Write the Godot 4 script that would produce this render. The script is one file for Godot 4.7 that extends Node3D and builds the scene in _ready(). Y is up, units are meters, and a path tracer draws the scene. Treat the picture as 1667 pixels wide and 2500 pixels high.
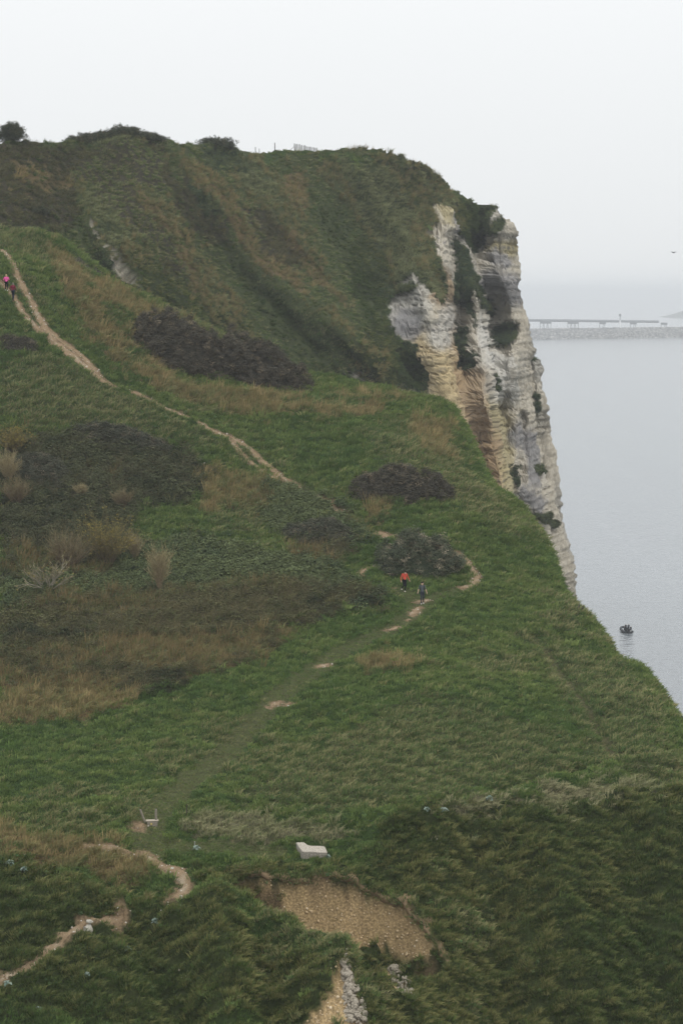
extends Node3D
# Chalk headland above the sea: a grassy cliff-top meadow in front, a higher headland with a chalk cliff behind it.
# Units are metres, sea level is y = 0, x runs out to sea, -z runs along the coast.

var rng := RandomNumberGenerator.new()
var noise := FastNoiseLite.new()        # broad
var fine := FastNoiseLite.new()         # fine
var mats := {}

# ---------------------------------------------------------------- surveyed points
const MEADOW_POINTS = [[-10.57, 46.79, -104], [-1.57, 46.04, -101.5], [-0.01, 48.3, -118], [-0.01, 49.06, -126.5], [-0.01, 49.99, -136], [6.04, 51.53, -148], [-0.02, 54.93, -166], [-0.02, 59.02, -178], [-0.02, 63.37, -191], [-0.02, 65.3, -204], [-5.44, 47.51, -111], [-7.09, 51.23, -146], [-7.74, 53.98, -160], [-8.43, 58.2, -175], [-9.02, 63.17, -188], [-9.58, 66.52, -200], [-25.46, 51.07, -147], [-28.25, 56.88, -164], [-30.83, 64.41, -180], [-32.43, 69.66, -190], [-33.87, 74.88, -199], [-35.15, 78.86, -207], [-22.36, 48.65, -128.5], [-19.58, 47.26, -112], [-18.48, 46.83, -105.5], [-12.04, 48.07, -119], [-13.7, 49.99, -136], [-17.26, 52.88, -156], [-18.83, 57.88, -171], [-20.17, 64.18, -184], [-21.31, 69.12, -195], [-22.25, 72.6, -204], [-28.59, 76.33, -205], [-31.81, 80.99, -216], [-29.81, 78.55, -214], [-21.8, 74.66, -212], [-15.18, 71.67, -210], [-8.25, 68.31, -208], [7.04, 64.79, -206], [10.33, 64.26, -204], [11.78, 60.47, -193], [13.15, 57.53, -184], [15.48, 56.42, -180], [16.76, 54.09, -170], [17.04, 51.79, -159], [18.09, 50.58, -151], [19.06, 48.98, -141.5], [20.68, 48.81, -140.5], [21.16, 47.97, -130.5], [21.37, 47.28, -122.5], [14.35, 50.91, -148], [11.93, 52.74, -157], [9.36, 56.21, -170], [6.24, 60.54, -182], [12.37, 48.96, -127], [15.42, 47.96, -119.5], [7.37, 47.51, -111], [16.76, 47.38, -111.5], [6.48, 47.23, -104], [12.61, 47.38, -106], [17.38, 47.32, -108], [20.01, 47.05, -110], [3.59, 46.75, -102.5], [1.41, 45.78, -100.5], [-4.99, 45.93, -101.5], [-8.24, 46.01, -102], [-18.14, 46.7, -103.5], [-13.47, 46.51, -101], [-8.38, 45.94, -98.5], [-16.81, 45.17, -95.5], [-12.78, 45.17, -95.5], [-8.74, 45.17, -95.5], [-15.84, 42.74, -89.5], [-12.22, 43.6, -91], [-11.65, 42.3, -86.5], [-15.42, 42.11, -87], [-6.14, 42.3, -86.5], [-6.5, 44.26, -92], [-6.42, 45.75, -97], [-4.67, 45.21, -94.7], [-2.6, 44.79, -92.2], [-0.64, 44.56, -90.5], [0.22, 44.29, -89], [0.31, 43.35, -87.3], [0.3, 42.49, -86], [5.53, 44.29, -98.3], [9.71, 44.23, -98.5], [9.13, 40.22, -92], [17.52, 43.92, -99.5], [16.4, 40.04, -92.5], [5.13, 40.79, -90.5], [5.34, 42.39, -94.5], [2.4, 44.51, -97.6], [3.57, 46.29, -101.8], [3.29, 42.81, -93.3], [20.41, 43.76, -100], [19.12, 39.85, -93], [-17.27, 42.11, -87], [-18.83, 45.17, -95.5], [-36.38, 64.41, -180], [-30.05, 51.07, -147], [-23.1, 47.26, -112], [-39.76, 74.88, -198], [-36.56, 80.84, -215.5], [-34.08, 81.13, -216.5], [-41.05, 80.55, -216], [-45.04, 79.85, -214]]        # x, height, z
const HEADLAND_POINTS = [[-47.4, 94.35, -262], [-44.73, 94.31, -265], [-36.39, 95.59, -275], [-29.05, 96.79, -285], [-22.92, 95.91, -295], [-13.49, 96.74, -312], [-7.29, 96.71, -317], [1.72, 97.43, -321], [5.97, 97.31, -322], [9.29, 96.34, -324], [13.36, 95.04, -327], [17.91, 91.17, -331], [21.54, 89.68, -335], [-43.27, 82.32, -238], [-40.71, 81.89, -240], [-36.76, 79.58, -246], [-26.42, 74.58, -257], [-19.09, 70.81, -264], [-10.79, 65.69, -272], [-0.2, 61.98, -280], [-28.85, 85.32, -266], [-13.79, 81.57, -290], [-2.03, 78.73, -297], [6.07, 82.01, -309], [13.6, 88.87, -324], [2.14, 69.88, -286], [-42.64, 87.81, -252], [-34.46, 89.17, -268], [-19.56, 90.28, -289], [-7.08, 89.38, -307], [-41.95, 75.56, -230], [-31.53, 68.17, -243], [-18.6, 59.94, -256], [-1.88, 53.4, -272], [7.09, 73, -298], [10.26, 77.57, -302], [14.39, 82.07, -312], [13.1, 70.91, -296], [9.9, 63.89, -290], [14.86, 63.74, -294], [12.93, 60.27, -291], [17.21, 54.82, -292], [19.66, 48.79, -292], [24.68, 44.34, -294], [19.47, 63.51, -300], [22.59, 57.35, -300], [15.95, 45.96, -290], [21.79, 28.44, -286], [12.69, 29.1, -282], [25.33, 88.19, -340], [28.47, 85.45, -340], [23.71, 82.62, -336], [27.79, 75.82, -335], [24.72, 71.11, -330], [30.67, 82.82, -345], [30.13, 74.44, -342], [31.31, 68.93, -339], [28.59, 62.47, -327], [26.9, 56.06, -322], [32.51, 62.67, -340], [32.61, 55.41, -333], [34.73, 51.5, -340], [36.69, 44.66, -338], [30.97, 46.1, -322], [33.04, 39.42, -322], [37.38, 38.57, -336], [36.49, 29.34, -322], [39.85, 25.84, -332], [31.68, 30.47, -314], [40.36, 10.84, -330], [33.61, 14.34, -312], [41.98, -6.73, -330], [20.54, 76.42, -318], [20.11, 81, -322]]    # x, height, z of the far slope and cliff
const HEADLAND_TOP = [[-53.37, 93.84, -255], [-47.4, 94.35, -262], [-44.73, 94.31, -265], [-41.98, 94.64, -268], [-39.15, 95.02, -271], [-36.39, 95.7, -275], [-33.52, 96.44, -279], [-29.05, 96.79, -285], [-26.63, 96.42, -290], [-22.92, 95.91, -295], [-20.26, 96.62, -300], [-16.95, 97.18, -306], [-15.29, 96.72, -310], [-13.49, 96.74, -312], [-7.29, 96.71, -317], [-2.16, 97.23, -319], [1.72, 97.43, -321], [5.97, 97.18, -322], [9.07, 96.47, -323], [9.95, 95.57, -324], [13.36, 95.04, -327], [15.45, 93.71, -329], [17.91, 91.17, -331], [21.54, 89.75, -335], [26.36, 89.35, -340], [27.07, 87.51, -340], [28.54, 86.72, -341], [29.91, 84.51, -343], [30.66, 83.38, -345], [30.72, 74.44, -343], [31.56, 71.67, -342], [32.75, 68.9, -341], [33.01, 64.17, -341], [34.14, 63.33, -341], [34.38, 57.79, -340], [35.43, 51.5, -340], [36.82, 45.36, -338], [37.52, 38.57, -336], [38.84, 31.83, -334], [39.85, 25.84, -332], [40.36, 10.84, -330], [41.98, -6.73, -330]]            # x, height, z along the skyline of the headland
const HEADLAND_RIBS = [[4.875, 5, [-23.3, 95], [-19.6, 90.3], [-16.1, 85.7], [-11.4, 79.2], [-6.6, 74.5], [-0.8, 69.9], [3.9, 65.3]], [3.375, 4, [-35.3, 90.3], [-32.2, 84], [-29.6, 79.8], [-26.5, 75]], [3.75, 5, [-14.9, 92.2], [-9.4, 85.4], [-3.2, 79.3], [1.6, 72.8], [7.5, 66.9]], [2.8125, 4, [-30.3, 94.9], [-25.4, 87.9], [-20.3, 80.1], [-16.3, 72.4]], [-3, 5, [-26.3, 94.7], [-21.9, 88.2], [-15.8, 79.1], [-8.8, 72.3], [-3.1, 66.6]], [-2.625, 5, [-17.8, 93.8], [-12.9, 86.5], [-5.6, 78.1], [2.7, 68.2]], [-3.75, 4, [-37, 90.7], [-34.4, 85.1], [-31.9, 80.3], [-29.7, 76.6]], [2.8125, 5, [1.7, 93.7], [6.8, 87.2], [10.5, 82], [13.4, 76.3], [15.6, 73.6]], [-4.125, 4, [4.1, 75.7], [3.9, 71], [7.5, 66.9], [9.9, 62.7]], [-6.75, 2.88, [16.2, 76.4], [16.9, 73], [17.8, 66.5], [18.1, 61.3], [19.1, 57.1], [20.4, 49.9], [21.4, 45.9]], [-8.1, 2.7, [18.5, 82.3], [18.3, 78.3], [18.8, 72], [18.7, 66.5], [18.7, 63.3]], [3.375, 3.6, [10.3, 77.6], [13.1, 70.3], [14.5, 63.7], [16.6, 57.2], [18.4, 50]], [4.05, 2.7, [20.5, 75.8], [23.3, 69.9], [23.2, 64.9], [22.8, 59.7], [24.2, 50.9], [24.4, 45.5]], [-8.1, 2.88, [21.7, 83.2], [22.7, 78.4], [25.8, 71.4], [25.2, 66], [24.8, 59.2], [26.3, 50.3], [26.7, 44.8], [29, 37.9]], [4.05, 3.15, [16.8, 89], [17.1, 84.9], [16, 80.8], [16.7, 76.4]], [-4.725, 2.25, [22.7, 88], [23, 85.3], [23.1, 83.3]], [3.375, 4.5, [26.3, 85.4], [27.4, 77.2], [28.6, 70.4], [29, 61.1], [30.3, 51.8], [31.4, 43], [33.6, 34.2]], [-4.05, 1.8, [32.2, 63.4], [32, 58.1], [32.9, 51.2], [33.8, 45.3]], [-4.32, 1.44, [29.9, 54.4], [29.8, 49.4], [28.6, 46.3]], [-5.4, 1.98, [26.6, 68.3], [28.4, 68.6]]]          # [how far it stands out, half width, [x, height] ...]
var meadow_edge := PackedVector2Array([Vector2(-55.72, -222.00), Vector2(-41.79, -220.00), Vector2(-34.31, -218.00), Vector2(-31.81, -216.00), Vector2(-29.81, -214.00), Vector2(-21.80, -212.00), Vector2(-15.18, -210.00), Vector2(-8.25, -208.00), Vector2(-0.15, -207.00), Vector2(7.04, -206.00), Vector2(10.33, -204.00), Vector2(11.78, -193.00), Vector2(13.15, -184.00), Vector2(15.48, -180.00), Vector2(16.76, -170.00), Vector2(17.04, -159.00), Vector2(18.09, -151.00), Vector2(19.06, -141.50), Vector2(20.68, -140.50), Vector2(21.16, -130.50), Vector2(21.37, -122.50), Vector2(21.44, -114.00), Vector2(21.72, -108.00), Vector2(21.86, -103.00), Vector2(21.90, -97.00), Vector2(21.37, -89.00)])             # x, z of the brink
var slump_rim := PackedVector2Array([Vector2(-7.94, -99.60), Vector2(-5.73, -99.40), Vector2(-3.83, -99.00), Vector2(-1.74, -98.80), Vector2(0.55, -98.50), Vector2(2.00, -98.30), Vector2(3.13, -97.70), Vector2(4.02, -96.70), Vector2(4.69, -95.60), Vector2(5.53, -94.30), Vector2(4.04, -92.20), Vector2(2.41, -89.50), Vector2(0.78, -88.00), Vector2(0.53, -88.20), Vector2(0.31, -89.60), Vector2(-0.55, -91.00), Vector2(-2.52, -92.60), Vector2(-4.59, -95.10), Vector2(-6.22, -97.20)])             # x, z round the slumped hollow
# ground cover: [kind, [x, z] ...]
const COVER = [[3, [-33.19, -194.75], [-26.61, -190], [-15.73, -185], [-10.97, -181.5], [-13, -178.5], [-19.63, -178.75], [-30.55, -178.25]],
	[3, [-41.88, -220.5], [-34.43, -218.75], [-31.59, -216], [-29.34, -213.75], [-21.32, -211.5], [-15.11, -209], [-8.21, -207], [-9.76, -204], [-16.7, -207.5], [-22.64, -207.75], [-28.45, -204], [-33.06, -209.75], [-38.91, -204.5]],
	[1, [-31.6, -214.5], [-21.62, -210.25], [-15.04, -208], [-19.22, -198.25], [-16.41, -193.5], [-5.34, -194.75], [1.93, -201.75], [6.92, -202.5], [-0.14, -190.25], [-10.6, -188.5], [-16.82, -189], [-22.23, -192.5], [-28.12, -201.5]],
	[3, [1.02, -187.5], [7.16, -197.5], [10.65, -194.25], [12.89, -180.25], [16.29, -168.75], [12.72, -167.75], [7.79, -174.25], [3.21, -180]],
	[1, [6.75, -197.25], [10.35, -196.25], [10.74, -188.5], [6.63, -182.5]],
	[1, [1.65, -171.25], [4.47, -171.25], [4.73, -167.75], [2.3, -167.25]],
	[2, [-30.11, -175.5], [-23.88, -177.5], [-14.51, -179], [-11.38, -176], [-13.84, -170.25], [-17.45, -167.75], [-16.53, -161.75], [-18.88, -156], [-26.38, -152.5]],
	[1, [-12.9, -177], [-7.04, -176.5], [-2.63, -173], [-3.95, -168.5], [-8.23, -170.5], [-11.6, -168.25]],
	[3, [-11.06, -170.75], [-6.85, -171.5], [-6.62, -165.25], [-10.64, -164]],
	[7, [-6.97, -174.5], [-3.37, -174.5], [2.62, -165.75], [1.57, -163], [-3.15, -162.75], [-6.38, -168.25]],
	[8, [-4.48, -162], [0.9, -163.5], [-0.11, -156.5], [-3.69, -157]],
	[7, [-16.83, -161.5], [-11.3, -163.75], [-4.41, -159.5], [-0.11, -156.5], [3, -149.75], [1.41, -146], [-4.08, -147], [-16.38, -147.75], [-25.63, -148], [-26.38, -152.5], [-18.88, -156]],
	[6, [-19.83, -150.75], [-8.94, -152], [2.09, -151.75], [2.98, -148.5], [-2.19, -143], [-12.54, -139], [-24.42, -140.75], [-25.51, -147.25]],
	[8, [-24.42, -140.75], [-12.65, -140.25], [-3.34, -141.5], [-5.96, -134], [-12.94, -128.25], [-22.32, -128.25]],
	[1, [-22.36, -128.5], [-12.94, -128.25], [-13.85, -124.25], [-21.35, -122.5]],
	[6, [-14.66, -131.75], [-11.34, -131.5], [-11.05, -128], [-14.73, -127.5]],
	[1, [1.59, -135.25], [5.02, -136.5], [4.59, -132.25], [1.82, -131.25]],
	[9, [-8.54, -106], [-4.75, -105.75], [-0.29, -103.75], [-0.08, -102.5], [-5.09, -103.5], [-8.61, -104]],
	[3, [4.4, -126.5], [11.97, -122.75], [15.87, -117.25], [13.16, -110.75], [3.71, -106.25], [-0.74, -105.75], [-6.18, -107.5], [-3.14, -112.25]],
	[3, [13.56, -142.75], [18.89, -140.25], [20.58, -139.75], [21.03, -120.5], [20.74, -106.5], [15.55, -111.25], [14.54, -122.75]],
	[5, [2.72, -102], [3.6, -102.75], [6.48, -104], [12.61, -106], [21.59, -111], [18.83, -92.5], [1.21, -85.75], [5.55, -94.75], [4.69, -95.75], [3.14, -98], [0.55, -98.5], [-3.81, -98.5], [-7.66, -100], [-5.78, -100.25], [0.56, -99.75]],
	[5, [-19.92, -99.1], [-17.37, -98.9], [-13, -97.3], [-8.74, -95.5], [-5.55, -96.1], [0.31, -89.1], [0.66, -85.6], [-17.47, -86.1]],
	[9, [4.71, -103.5], [9.25, -105.75], [17.65, -109.75], [17.12, -107.75], [9.17, -104.75], [5.35, -103.25]],
	[1, [-21.1, -105.25], [-18.27, -104.25], [-13.53, -101.5], [-9.09, -99.5], [-10.56, -97.5], [-17.39, -99], [-19.99, -99.5]],
	[5, [-7.98, -100.1], [-3.83, -98.9], [-2.77, -98.1], [0.31, -89.1], [0.66, -85.6], [3.08, -87], [5.54, -94.6], [3, -96.8], [1.36, -96.1], [0.54, -96.6], [-4.68, -94.8]],
	[4, [-4.03, -98.8], [-2.78, -98.6], [-1.53, -98.5], [0.55, -98.3], [2, -98.1], [3.02, -97.6], [3.81, -96.6], [4.48, -95.6], [5.35, -94.7], [4.18, -95.5], [3.6, -96.1], [3.1, -96.6], [2.5, -97.1], [1.48, -97.4], [0.54, -96.7], [-0.64, -90.5], [-1.94, -97.9], [-2.67, -98.2], [-2.98, -98.4]],
	[0, [-8.5, -98.7], [-6.42, -97.1], [-4.68, -94.8], [-2.61, -92.3], [0.03, -89], [-0.63, -89], [-2.76, -91], [-5, -93.3], [-6.91, -95.3], [-8.44, -95.5]],
	[4, [-0.14, -88.5], [0.27, -88.2], [0.71, -87.3], [0.85, -85.7], [-2.06, -85.2], [-1.35, -86.3], [-0.4, -87.2]],
	[4, [-3.19, -98.2], [-2.36, -98.3], [-1.63, -98], [-1.94, -97.9]],
	[4, [2.18, -96.4], [2.68, -96.2], [2.9, -90.2], [3.14, -88.7], [2.38, -88.7]]]
const SLOPE_COVER = [[6, [-44.6, 93.7], [-32.9, 95.6], [-25.4, 95.5], [-23.1, 89.3], [-27.8, 87.7], [-31.8, 91.1], [-35.5, 89.7], [-33.8, 84], [-38.7, 82.6], [-43.6, 83.3], [-47, 92.9]],
	[6, [-33.2, 90.4], [-27.9, 88.3], [-23, 83.4], [-19.5, 76.2], [-23.5, 77.8], [-27.7, 83.1], [-32.2, 87.5]],
	[6, [-23.8, 91.1], [-19.6, 90.3], [-16.1, 85.1], [-15.9, 81.5], [-20, 82.4], [-23.3, 86.9]],
	[7, [-21.6, 90.1], [-18.4, 89.1], [-17.2, 85.6], [-20.7, 85.9]],
	[1, [-23.3, 95], [-21.1, 94.1], [-16.3, 88.7], [-10.4, 81.7], [-4.4, 75.7], [-5.5, 74.5], [-11.4, 79.2], [-16.1, 85.1], [-20.6, 90.2]],
	[6, [-14.6, 88.3], [-10.6, 87.9], [-6.9, 83], [-3.8, 79.3], [-6.8, 78.7], [-11.5, 81.6]],
	[7, [-20.4, 97], [-15.3, 97.6], [-14.4, 92.9], [-18.3, 93.1], [-20.7, 94.8]],
	[1, [-8.4, 92.7], [-3.4, 92.2], [-2.1, 85.7], [-5.8, 86.8], [-8.9, 90]],
	[5, [-6, 96.9], [6.3, 97], [10.9, 94.1], [17.2, 91.1], [15, 88.9], [13.2, 84], [14.3, 80.8], [15.9, 73.3], [13.3, 75.7], [10.3, 78.5], [7.2, 76.3], [6.4, 72.1], [2.2, 74.5], [1, 81.9], [3, 88.4], [-2.1, 93.6]],
	[0, [-13.5, 96.7], [-6, 96.6], [1.7, 97.4], [6.3, 97], [3, 95.7], [-4.7, 95.6], [-12.2, 94.8]],
	[3, [-4.7, 93.5], [2.3, 92.4], [2.3, 84.5], [-0.8, 79.4], [-5.7, 84.3]],
	[5, [4, 72.1], [7, 69.8], [9.9, 66.8], [11.7, 63.8], [12.3, 60.9], [3.9, 61.5], [-0.2, 67.1], [2.7, 68.2]],
	[99, [-32.3, 84.3], [-31.7, 84], [-30, 81], [-28, 78.2], [-26.3, 75.3], [-27.1, 75.4], [-29.1, 78.8], [-31.4, 82.2]],
	[99, [9.3, 95.3], [11.6, 95.1], [11.3, 94.2], [9.9, 94.4]],
	[99, [-0.3, 64.1], [3, 63.1], [2.7, 62.4], [0.1, 63.4]],
	[1, [-8.2, 85.5], [-3.2, 79.3], [1.9, 73.3], [1, 72.6], [-4.1, 77.8], [-8.7, 84.2]],
	[1, [-28.2, 90.7], [-24.1, 85.6], [-20.3, 80.1], [-16.8, 73.5], [-18.3, 73.5], [-21.8, 80.1], [-25.6, 85.5]],
	[6, [-41.7, 93.3], [-37.6, 94.3], [-29.8, 91.2], [-30.5, 89.4], [-37.2, 91.9], [-40.9, 90.3]],
	[1, [-43, 91.4], [-37.2, 91.9], [-35.4, 89.1], [-40, 87.4]],
	[5, [-28.4, 80.9], [-22.4, 76.7], [-15.4, 74.6], [-10.9, 68.4], [-18.1, 70.3], [-25.5, 74.6]],
	[5, [10.3, 95.4], [13.7, 95.3], [17.9, 91.2], [21.5, 89.9], [26.5, 89.4], [25.7, 88.6], [23.4, 87.1], [23, 82.2], [21.6, 82.5], [19, 85], [17.8, 88.1], [16.4, 90], [14.7, 91]],
	[7, [8.3, 76.3], [10.4, 76.5], [10.7, 75.4], [9.6, 74.8], [7.6, 74.9]],
	[7, [18, 84.3], [20.6, 81.7], [21.1, 79.1], [23.4, 76.1], [26.1, 71.4], [25.2, 71], [23, 72.8], [20.4, 76.1], [20.4, 72.2], [21.6, 69.6], [18.5, 72.9], [17.3, 73.8], [18.2, 78.9]],
	[7, [18.4, 70.1], [19.4, 69.5], [19.5, 66.4], [20.9, 64.3], [20.3, 63], [18.2, 63.5], [18, 65.9]],
	[7, [25.6, 68.9], [27.8, 70], [29.9, 69.7], [29.4, 68.2], [27.3, 66.5], [25.1, 66.5]],
	[7, [25.7, 87.2], [28.1, 87.5], [27.2, 85.3], [25, 84.4], [23.6, 84.9]],
	[7, [22.7, 62.3], [23.3, 61.3], [24.1, 59.4], [22.9, 60.5]],
	[7, [32.4, 65.1], [34.4, 63.5], [32.5, 63.5]],
	[7, [32.4, 58], [33.4, 56.3], [33.2, 55], [32.3, 55.5]],
	[7, [32.2, 47], [34.8, 45.1], [33.7, 44.5], [31.9, 45.8]],
	[7, [30.5, 40.2], [33, 39.3], [33, 38.3], [30.6, 39.2]],
	[7, [32.9, 38.1], [34.9, 37.4], [34.9, 36.8], [32.9, 37.5]],
	[7, [26.2, 47.6], [27.9, 44.3], [26.8, 45.3]]]          # [kind, [x, height] ...] on the headland
const CHALK = [[14.8, 88.6], [16.6, 89.4], [17.9, 88.4], [20.6, 85.2], [21.3, 82.5], [22.7, 81.5], [24.5, 85.4], [25.2, 88.5], [27.2, 89.7], [28.6, 87.2], [31, 85.6], [32.3, 75.8], [33.8, 71.6], [35.4, 64.5], [36.6, 51.2], [38.2, 44.3], [39.1, 38.1], [41.8, 25.7], [44.9, -8.2], [9.4, 8.3], [3.9, 59.8], [2, 61.3], [4.2, 62.1], [5, 65.2], [7.8, 65.6], [8.2, 63.9], [8.5, 61.6], [9.9, 60.5], [12.6, 60], [12.5, 63.5], [11, 65.6], [10.9, 67.4], [9.1, 68.3], [7.3, 70.3], [7, 73.3], [8.4, 75], [7.9, 76.3], [10.6, 78.2], [12.6, 77.5], [13.2, 75.7], [14.3, 74.1], [15.9, 73.4], [16.2, 75.7], [15.2, 78.9], [14.4, 82.1], [14.2, 83.7], [13, 84.2], [15.3, 85.8]]                 # outline of the bare chalk, x and height
const CHALK_STAINS = [[1, 4.5, [10.5, 66.2], [13, 63.8], [14.8, 62]],
	[1, 3, [15.8, 70.8], [15.9, 66.1], [16.1, 62.5]],
	[1, 3, [16, 60.2], [17.8, 53], [19.1, 50]],
	[0, 1.6, [15.2, 79.5], [16.4, 76.4], [16.4, 73.3], [16.8, 70.2], [17.5, 66], [17.7, 62.5]],
	[0, 1.2, [14.5, 73.6], [15.8, 72.1]],
	[0, 4, [19.3, 61.8], [20.1, 57.7], [21.2, 52.7], [22.3, 48.5]],
	[0, 2.5, [21.2, 53.9], [23.2, 46.7]],
	[3, 3, [24.1, 58.2], [25.7, 51.6], [25.8, 46.1]],
	[3, 2, [25.2, 82.7], [29.8, 82.4]],
	[3, 2, [16.4, 89], [17.7, 87]],
	[2, 3.5, [24.6, 76.5], [29.7, 74.8]],
	[2, 2.5, [28.1, 52.2], [31.6, 50.2], [31.9, 45.8]],
	[2, 2, [25.5, 81.3], [27.7, 79.9]],
	[2, 2, [28.9, 44], [32.1, 41]],
	[2, 2.5, [8.8, 70.9], [10, 69.7]],
	[2, 2, [18.5, 87.8], [19.5, 85.8]],
	[2, 2, [33.9, 28.8], [35.6, 27]],
	[4, 3, [15, 68.5], [16.1, 70.8]],
	[4, 3, [23.2, 69.2], [23.7, 65.5]],
	[4, 2.5, [26, 64], [24.6, 59.3], [27.7, 58.6]]]         # [colour index, softness, [x, height] ...]
const GROUND_RIBS = [[-1, 1.6, [-3.76, -91.75], [-3.07, -88.5], [-2.62, -86]],
	[0.7, 1.5, [-6.34, -95.75], [-5.72, -92], [-5.02, -86.25]],
	[-0.9, 1.8, [-9.98, -93.75], [-8.27, -90], [-7.44, -86.75]],
	[-0.8, 2, [6.95, -101], [7.35, -97.5], [7.74, -91.75]],
	[0.7, 2.2, [10.16, -103.5], [11.3, -97.75], [11.7, -92.25]],
	[-0.8, 2, [14.68, -104.75], [15.05, -98], [15.08, -92.5]],
	[0.8, 1.6, [2.73, -102.75], [5.83, -104], [10.46, -106.75], [15.62, -111.75], [18.88, -114.5]],
	[-0.55, 1.6, [3.64, -104], [8.31, -108], [13.39, -112.75]],
	[-0.3, 0.8, [13.68, -144], [14.69, -139.25], [15.43, -130.5], [15.72, -124], [16.01, -118.25]],
	[0.25, 1, [-8.4, -98.75], [-6.43, -97.25], [-4.69, -95], [-2.61, -92.5], [0.03, -89]]]          # [how far it stands up, half width, [x, z] ...] banks and gullies
const PATHS = [[0.28, [-35.56, -210], [-33.7, -205.25], [-32.54, -202.25], [-30.79, -198.75]],
	[0.36, [-30.79, -198.75], [-28.93, -195.5], [-27.63, -193.25]],
	[0.49, [-27.63, -193.25], [-26.49, -192], [-24.7, -190.25], [-23.61, -189.25]],
	[0.3, [-28.46, -195], [-26.45, -193.25], [-24.66, -191.5], [-23.04, -189.25]],
	[0.32, [-23.61, -189.25], [-22.34, -188.25], [-21.16, -188]],
	[0.24, [-20.2, -188], [-19.41, -187.75], [-16.97, -186.25], [-14.24, -185.5], [-11.87, -184], [-10.14, -183.5]],
	[0.27, [-10.14, -183.5], [-8.76, -182.25], [-6.78, -179.25], [-5.23, -176.75], [-3.92, -175.25]],
	[0.27, [-2.27, -173], [-1.19, -171.5], [-0.12, -170]],
	[0.21, [-10.71, -183.5], [-9.07, -180.75]],
	[0.17, [-9.07, -180.75], [-7.1, -178], [-5.2, -175.5]],
	[0.27, [-34.14, -200.75], [-32.65, -199], [-31.07, -196.5], [-29.19, -194.5]],
	[0.3, [2.46, -166.25], [3.65, -165.5], [4.58, -164.5], [4.95, -163.25]],
	[0.24, [9.36, -162.25], [10.14, -160.75], [10.43, -158], [10.69, -156], [10.1, -153.75], [9.15, -152.75]],
	[0.19, [1.3, -154.5], [1.63, -155.75], [2.03, -156.5]],
	[0.12, [2.99, -152.5], [3.52, -152], [4.24, -151.75]],
	[0.28, [5.44, -148.5], [6.55, -149]],
	[0.28, [5.77, -147.25], [5.36, -146], [5.09, -145.25]],
	[0.24, [3.3, -142.25], [4.12, -143]],
	[0.19, [4.69, -144.25], [5, -144.5]],
	[0.24, [-1.76, -133], [-0.94, -134]],
	[0.28, [-4.49, -123.75], [-4, -124.75]],
	[0.24, [-3.46, -124], [-3.26, -124.5]],
	[0.22, [-13.47, -101], [-12.17, -100.75], [-10.91, -100.5]],
	[0.29, [-10.34, -100.5], [-9.64, -99.75], [-9.05, -99], [-8.42, -98.5], [-8.01, -97.75], [-7.83, -97.25], [-7.91, -96.5], [-8.6, -95.75]],
	[0.29, [-10.64, -94.75], [-11.2, -94], [-12.13, -93.75]],
	[0.24, [-12.43, -93.5], [-13.19, -92.5], [-13.58, -91.75], [-14.15, -91], [-15, -90.25], [-15.84, -89.5]],
	[0.28, [-10.94, -103.25], [-10.55, -103.75]]]                 # [half width, [x, z] ...]
const WORN = [[0.35, [13.68, -144], [14.69, -139.25], [15.43, -130.5], [15.72, -124], [16.16, -115.75]],
	[0.4, [4.99, -104.75], [9.46, -108.25], [13.74, -111.75], [16.06, -115]],
	[0.75, [5.77, -147.25], [5.03, -145.25], [3.45, -142.25], [1.35, -140], [-0.94, -135], [-3.55, -127.25], [-5.85, -119.75], [-7.92, -113.25], [-9.4, -108.25], [-10.21, -104.75], [-10.45, -102.75], [-10.07, -101]],
	[0.6, [-0.12, -170], [1.26, -167.5], [2.46, -166.25]],
	[0.5, [9.15, -152.75], [7.03, -149.5], [5.77, -147.25]],
	[0.6, [4.24, -151.75], [5.17, -149.5], [5.77, -147.25]],
	[0.6, [-10.14, -101.75], [-7.16, -102], [-3.29, -101.75]],
	[0.5, [-3.92, -175.25], [-2.27, -173]]]                   # trodden turf, x and z

enum { TURF, DRY, BRAMBLE, ROUGH, EARTH, SLOPE, SCRUB, IVY, RUST, PALE }

# ---------------------------------------------------------------- small helpers
func numbered(called: String) -> String:
	if not has_node(NodePath(called)):
		return called
	var k := 1
	while has_node(NodePath("%s_%03d" % [called, k])):
		k += 1
	return "%s_%03d" % [called, k]

func tag(o: Node, label: String, category: String, group := "", kind := ""):
	if label: o.set_meta("label", label)
	if category: o.set_meta("category", category)
	if group: o.set_meta("group", group)
	if kind: o.set_meta("kind", kind)
	return o

func thing(called: String, label: String, category: String, where := Vector3.ZERO, turn := 0.0, group := "") -> Node3D:
	var o := Node3D.new()
	o.name = numbered(called)
	add_child(o)
	o.position = where
	o.rotation.y = turn
	tag(o, label, category, group)
	return o

func put(called: String, mesh: Mesh, m: Material, parent: Node = self) -> MeshInstance3D:
	var o := MeshInstance3D.new()
	o.mesh = mesh
	o.material_override = m
	o.name = numbered(called) if parent == self else called
	parent.add_child(o, true)
	return o

func structure(called: String, mesh: Mesh, m: Material) -> MeshInstance3D:
	var o := put(called, mesh, m)
	o.set_meta("kind", "structure")
	return o

func plain(c: Color, rough := 0.9, spec := 0.3) -> StandardMaterial3D:
	var m := StandardMaterial3D.new()
	m.albedo_color = c.linear_to_srgb()
	m.roughness = rough
	m.metallic_specular = spec
	return m

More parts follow.
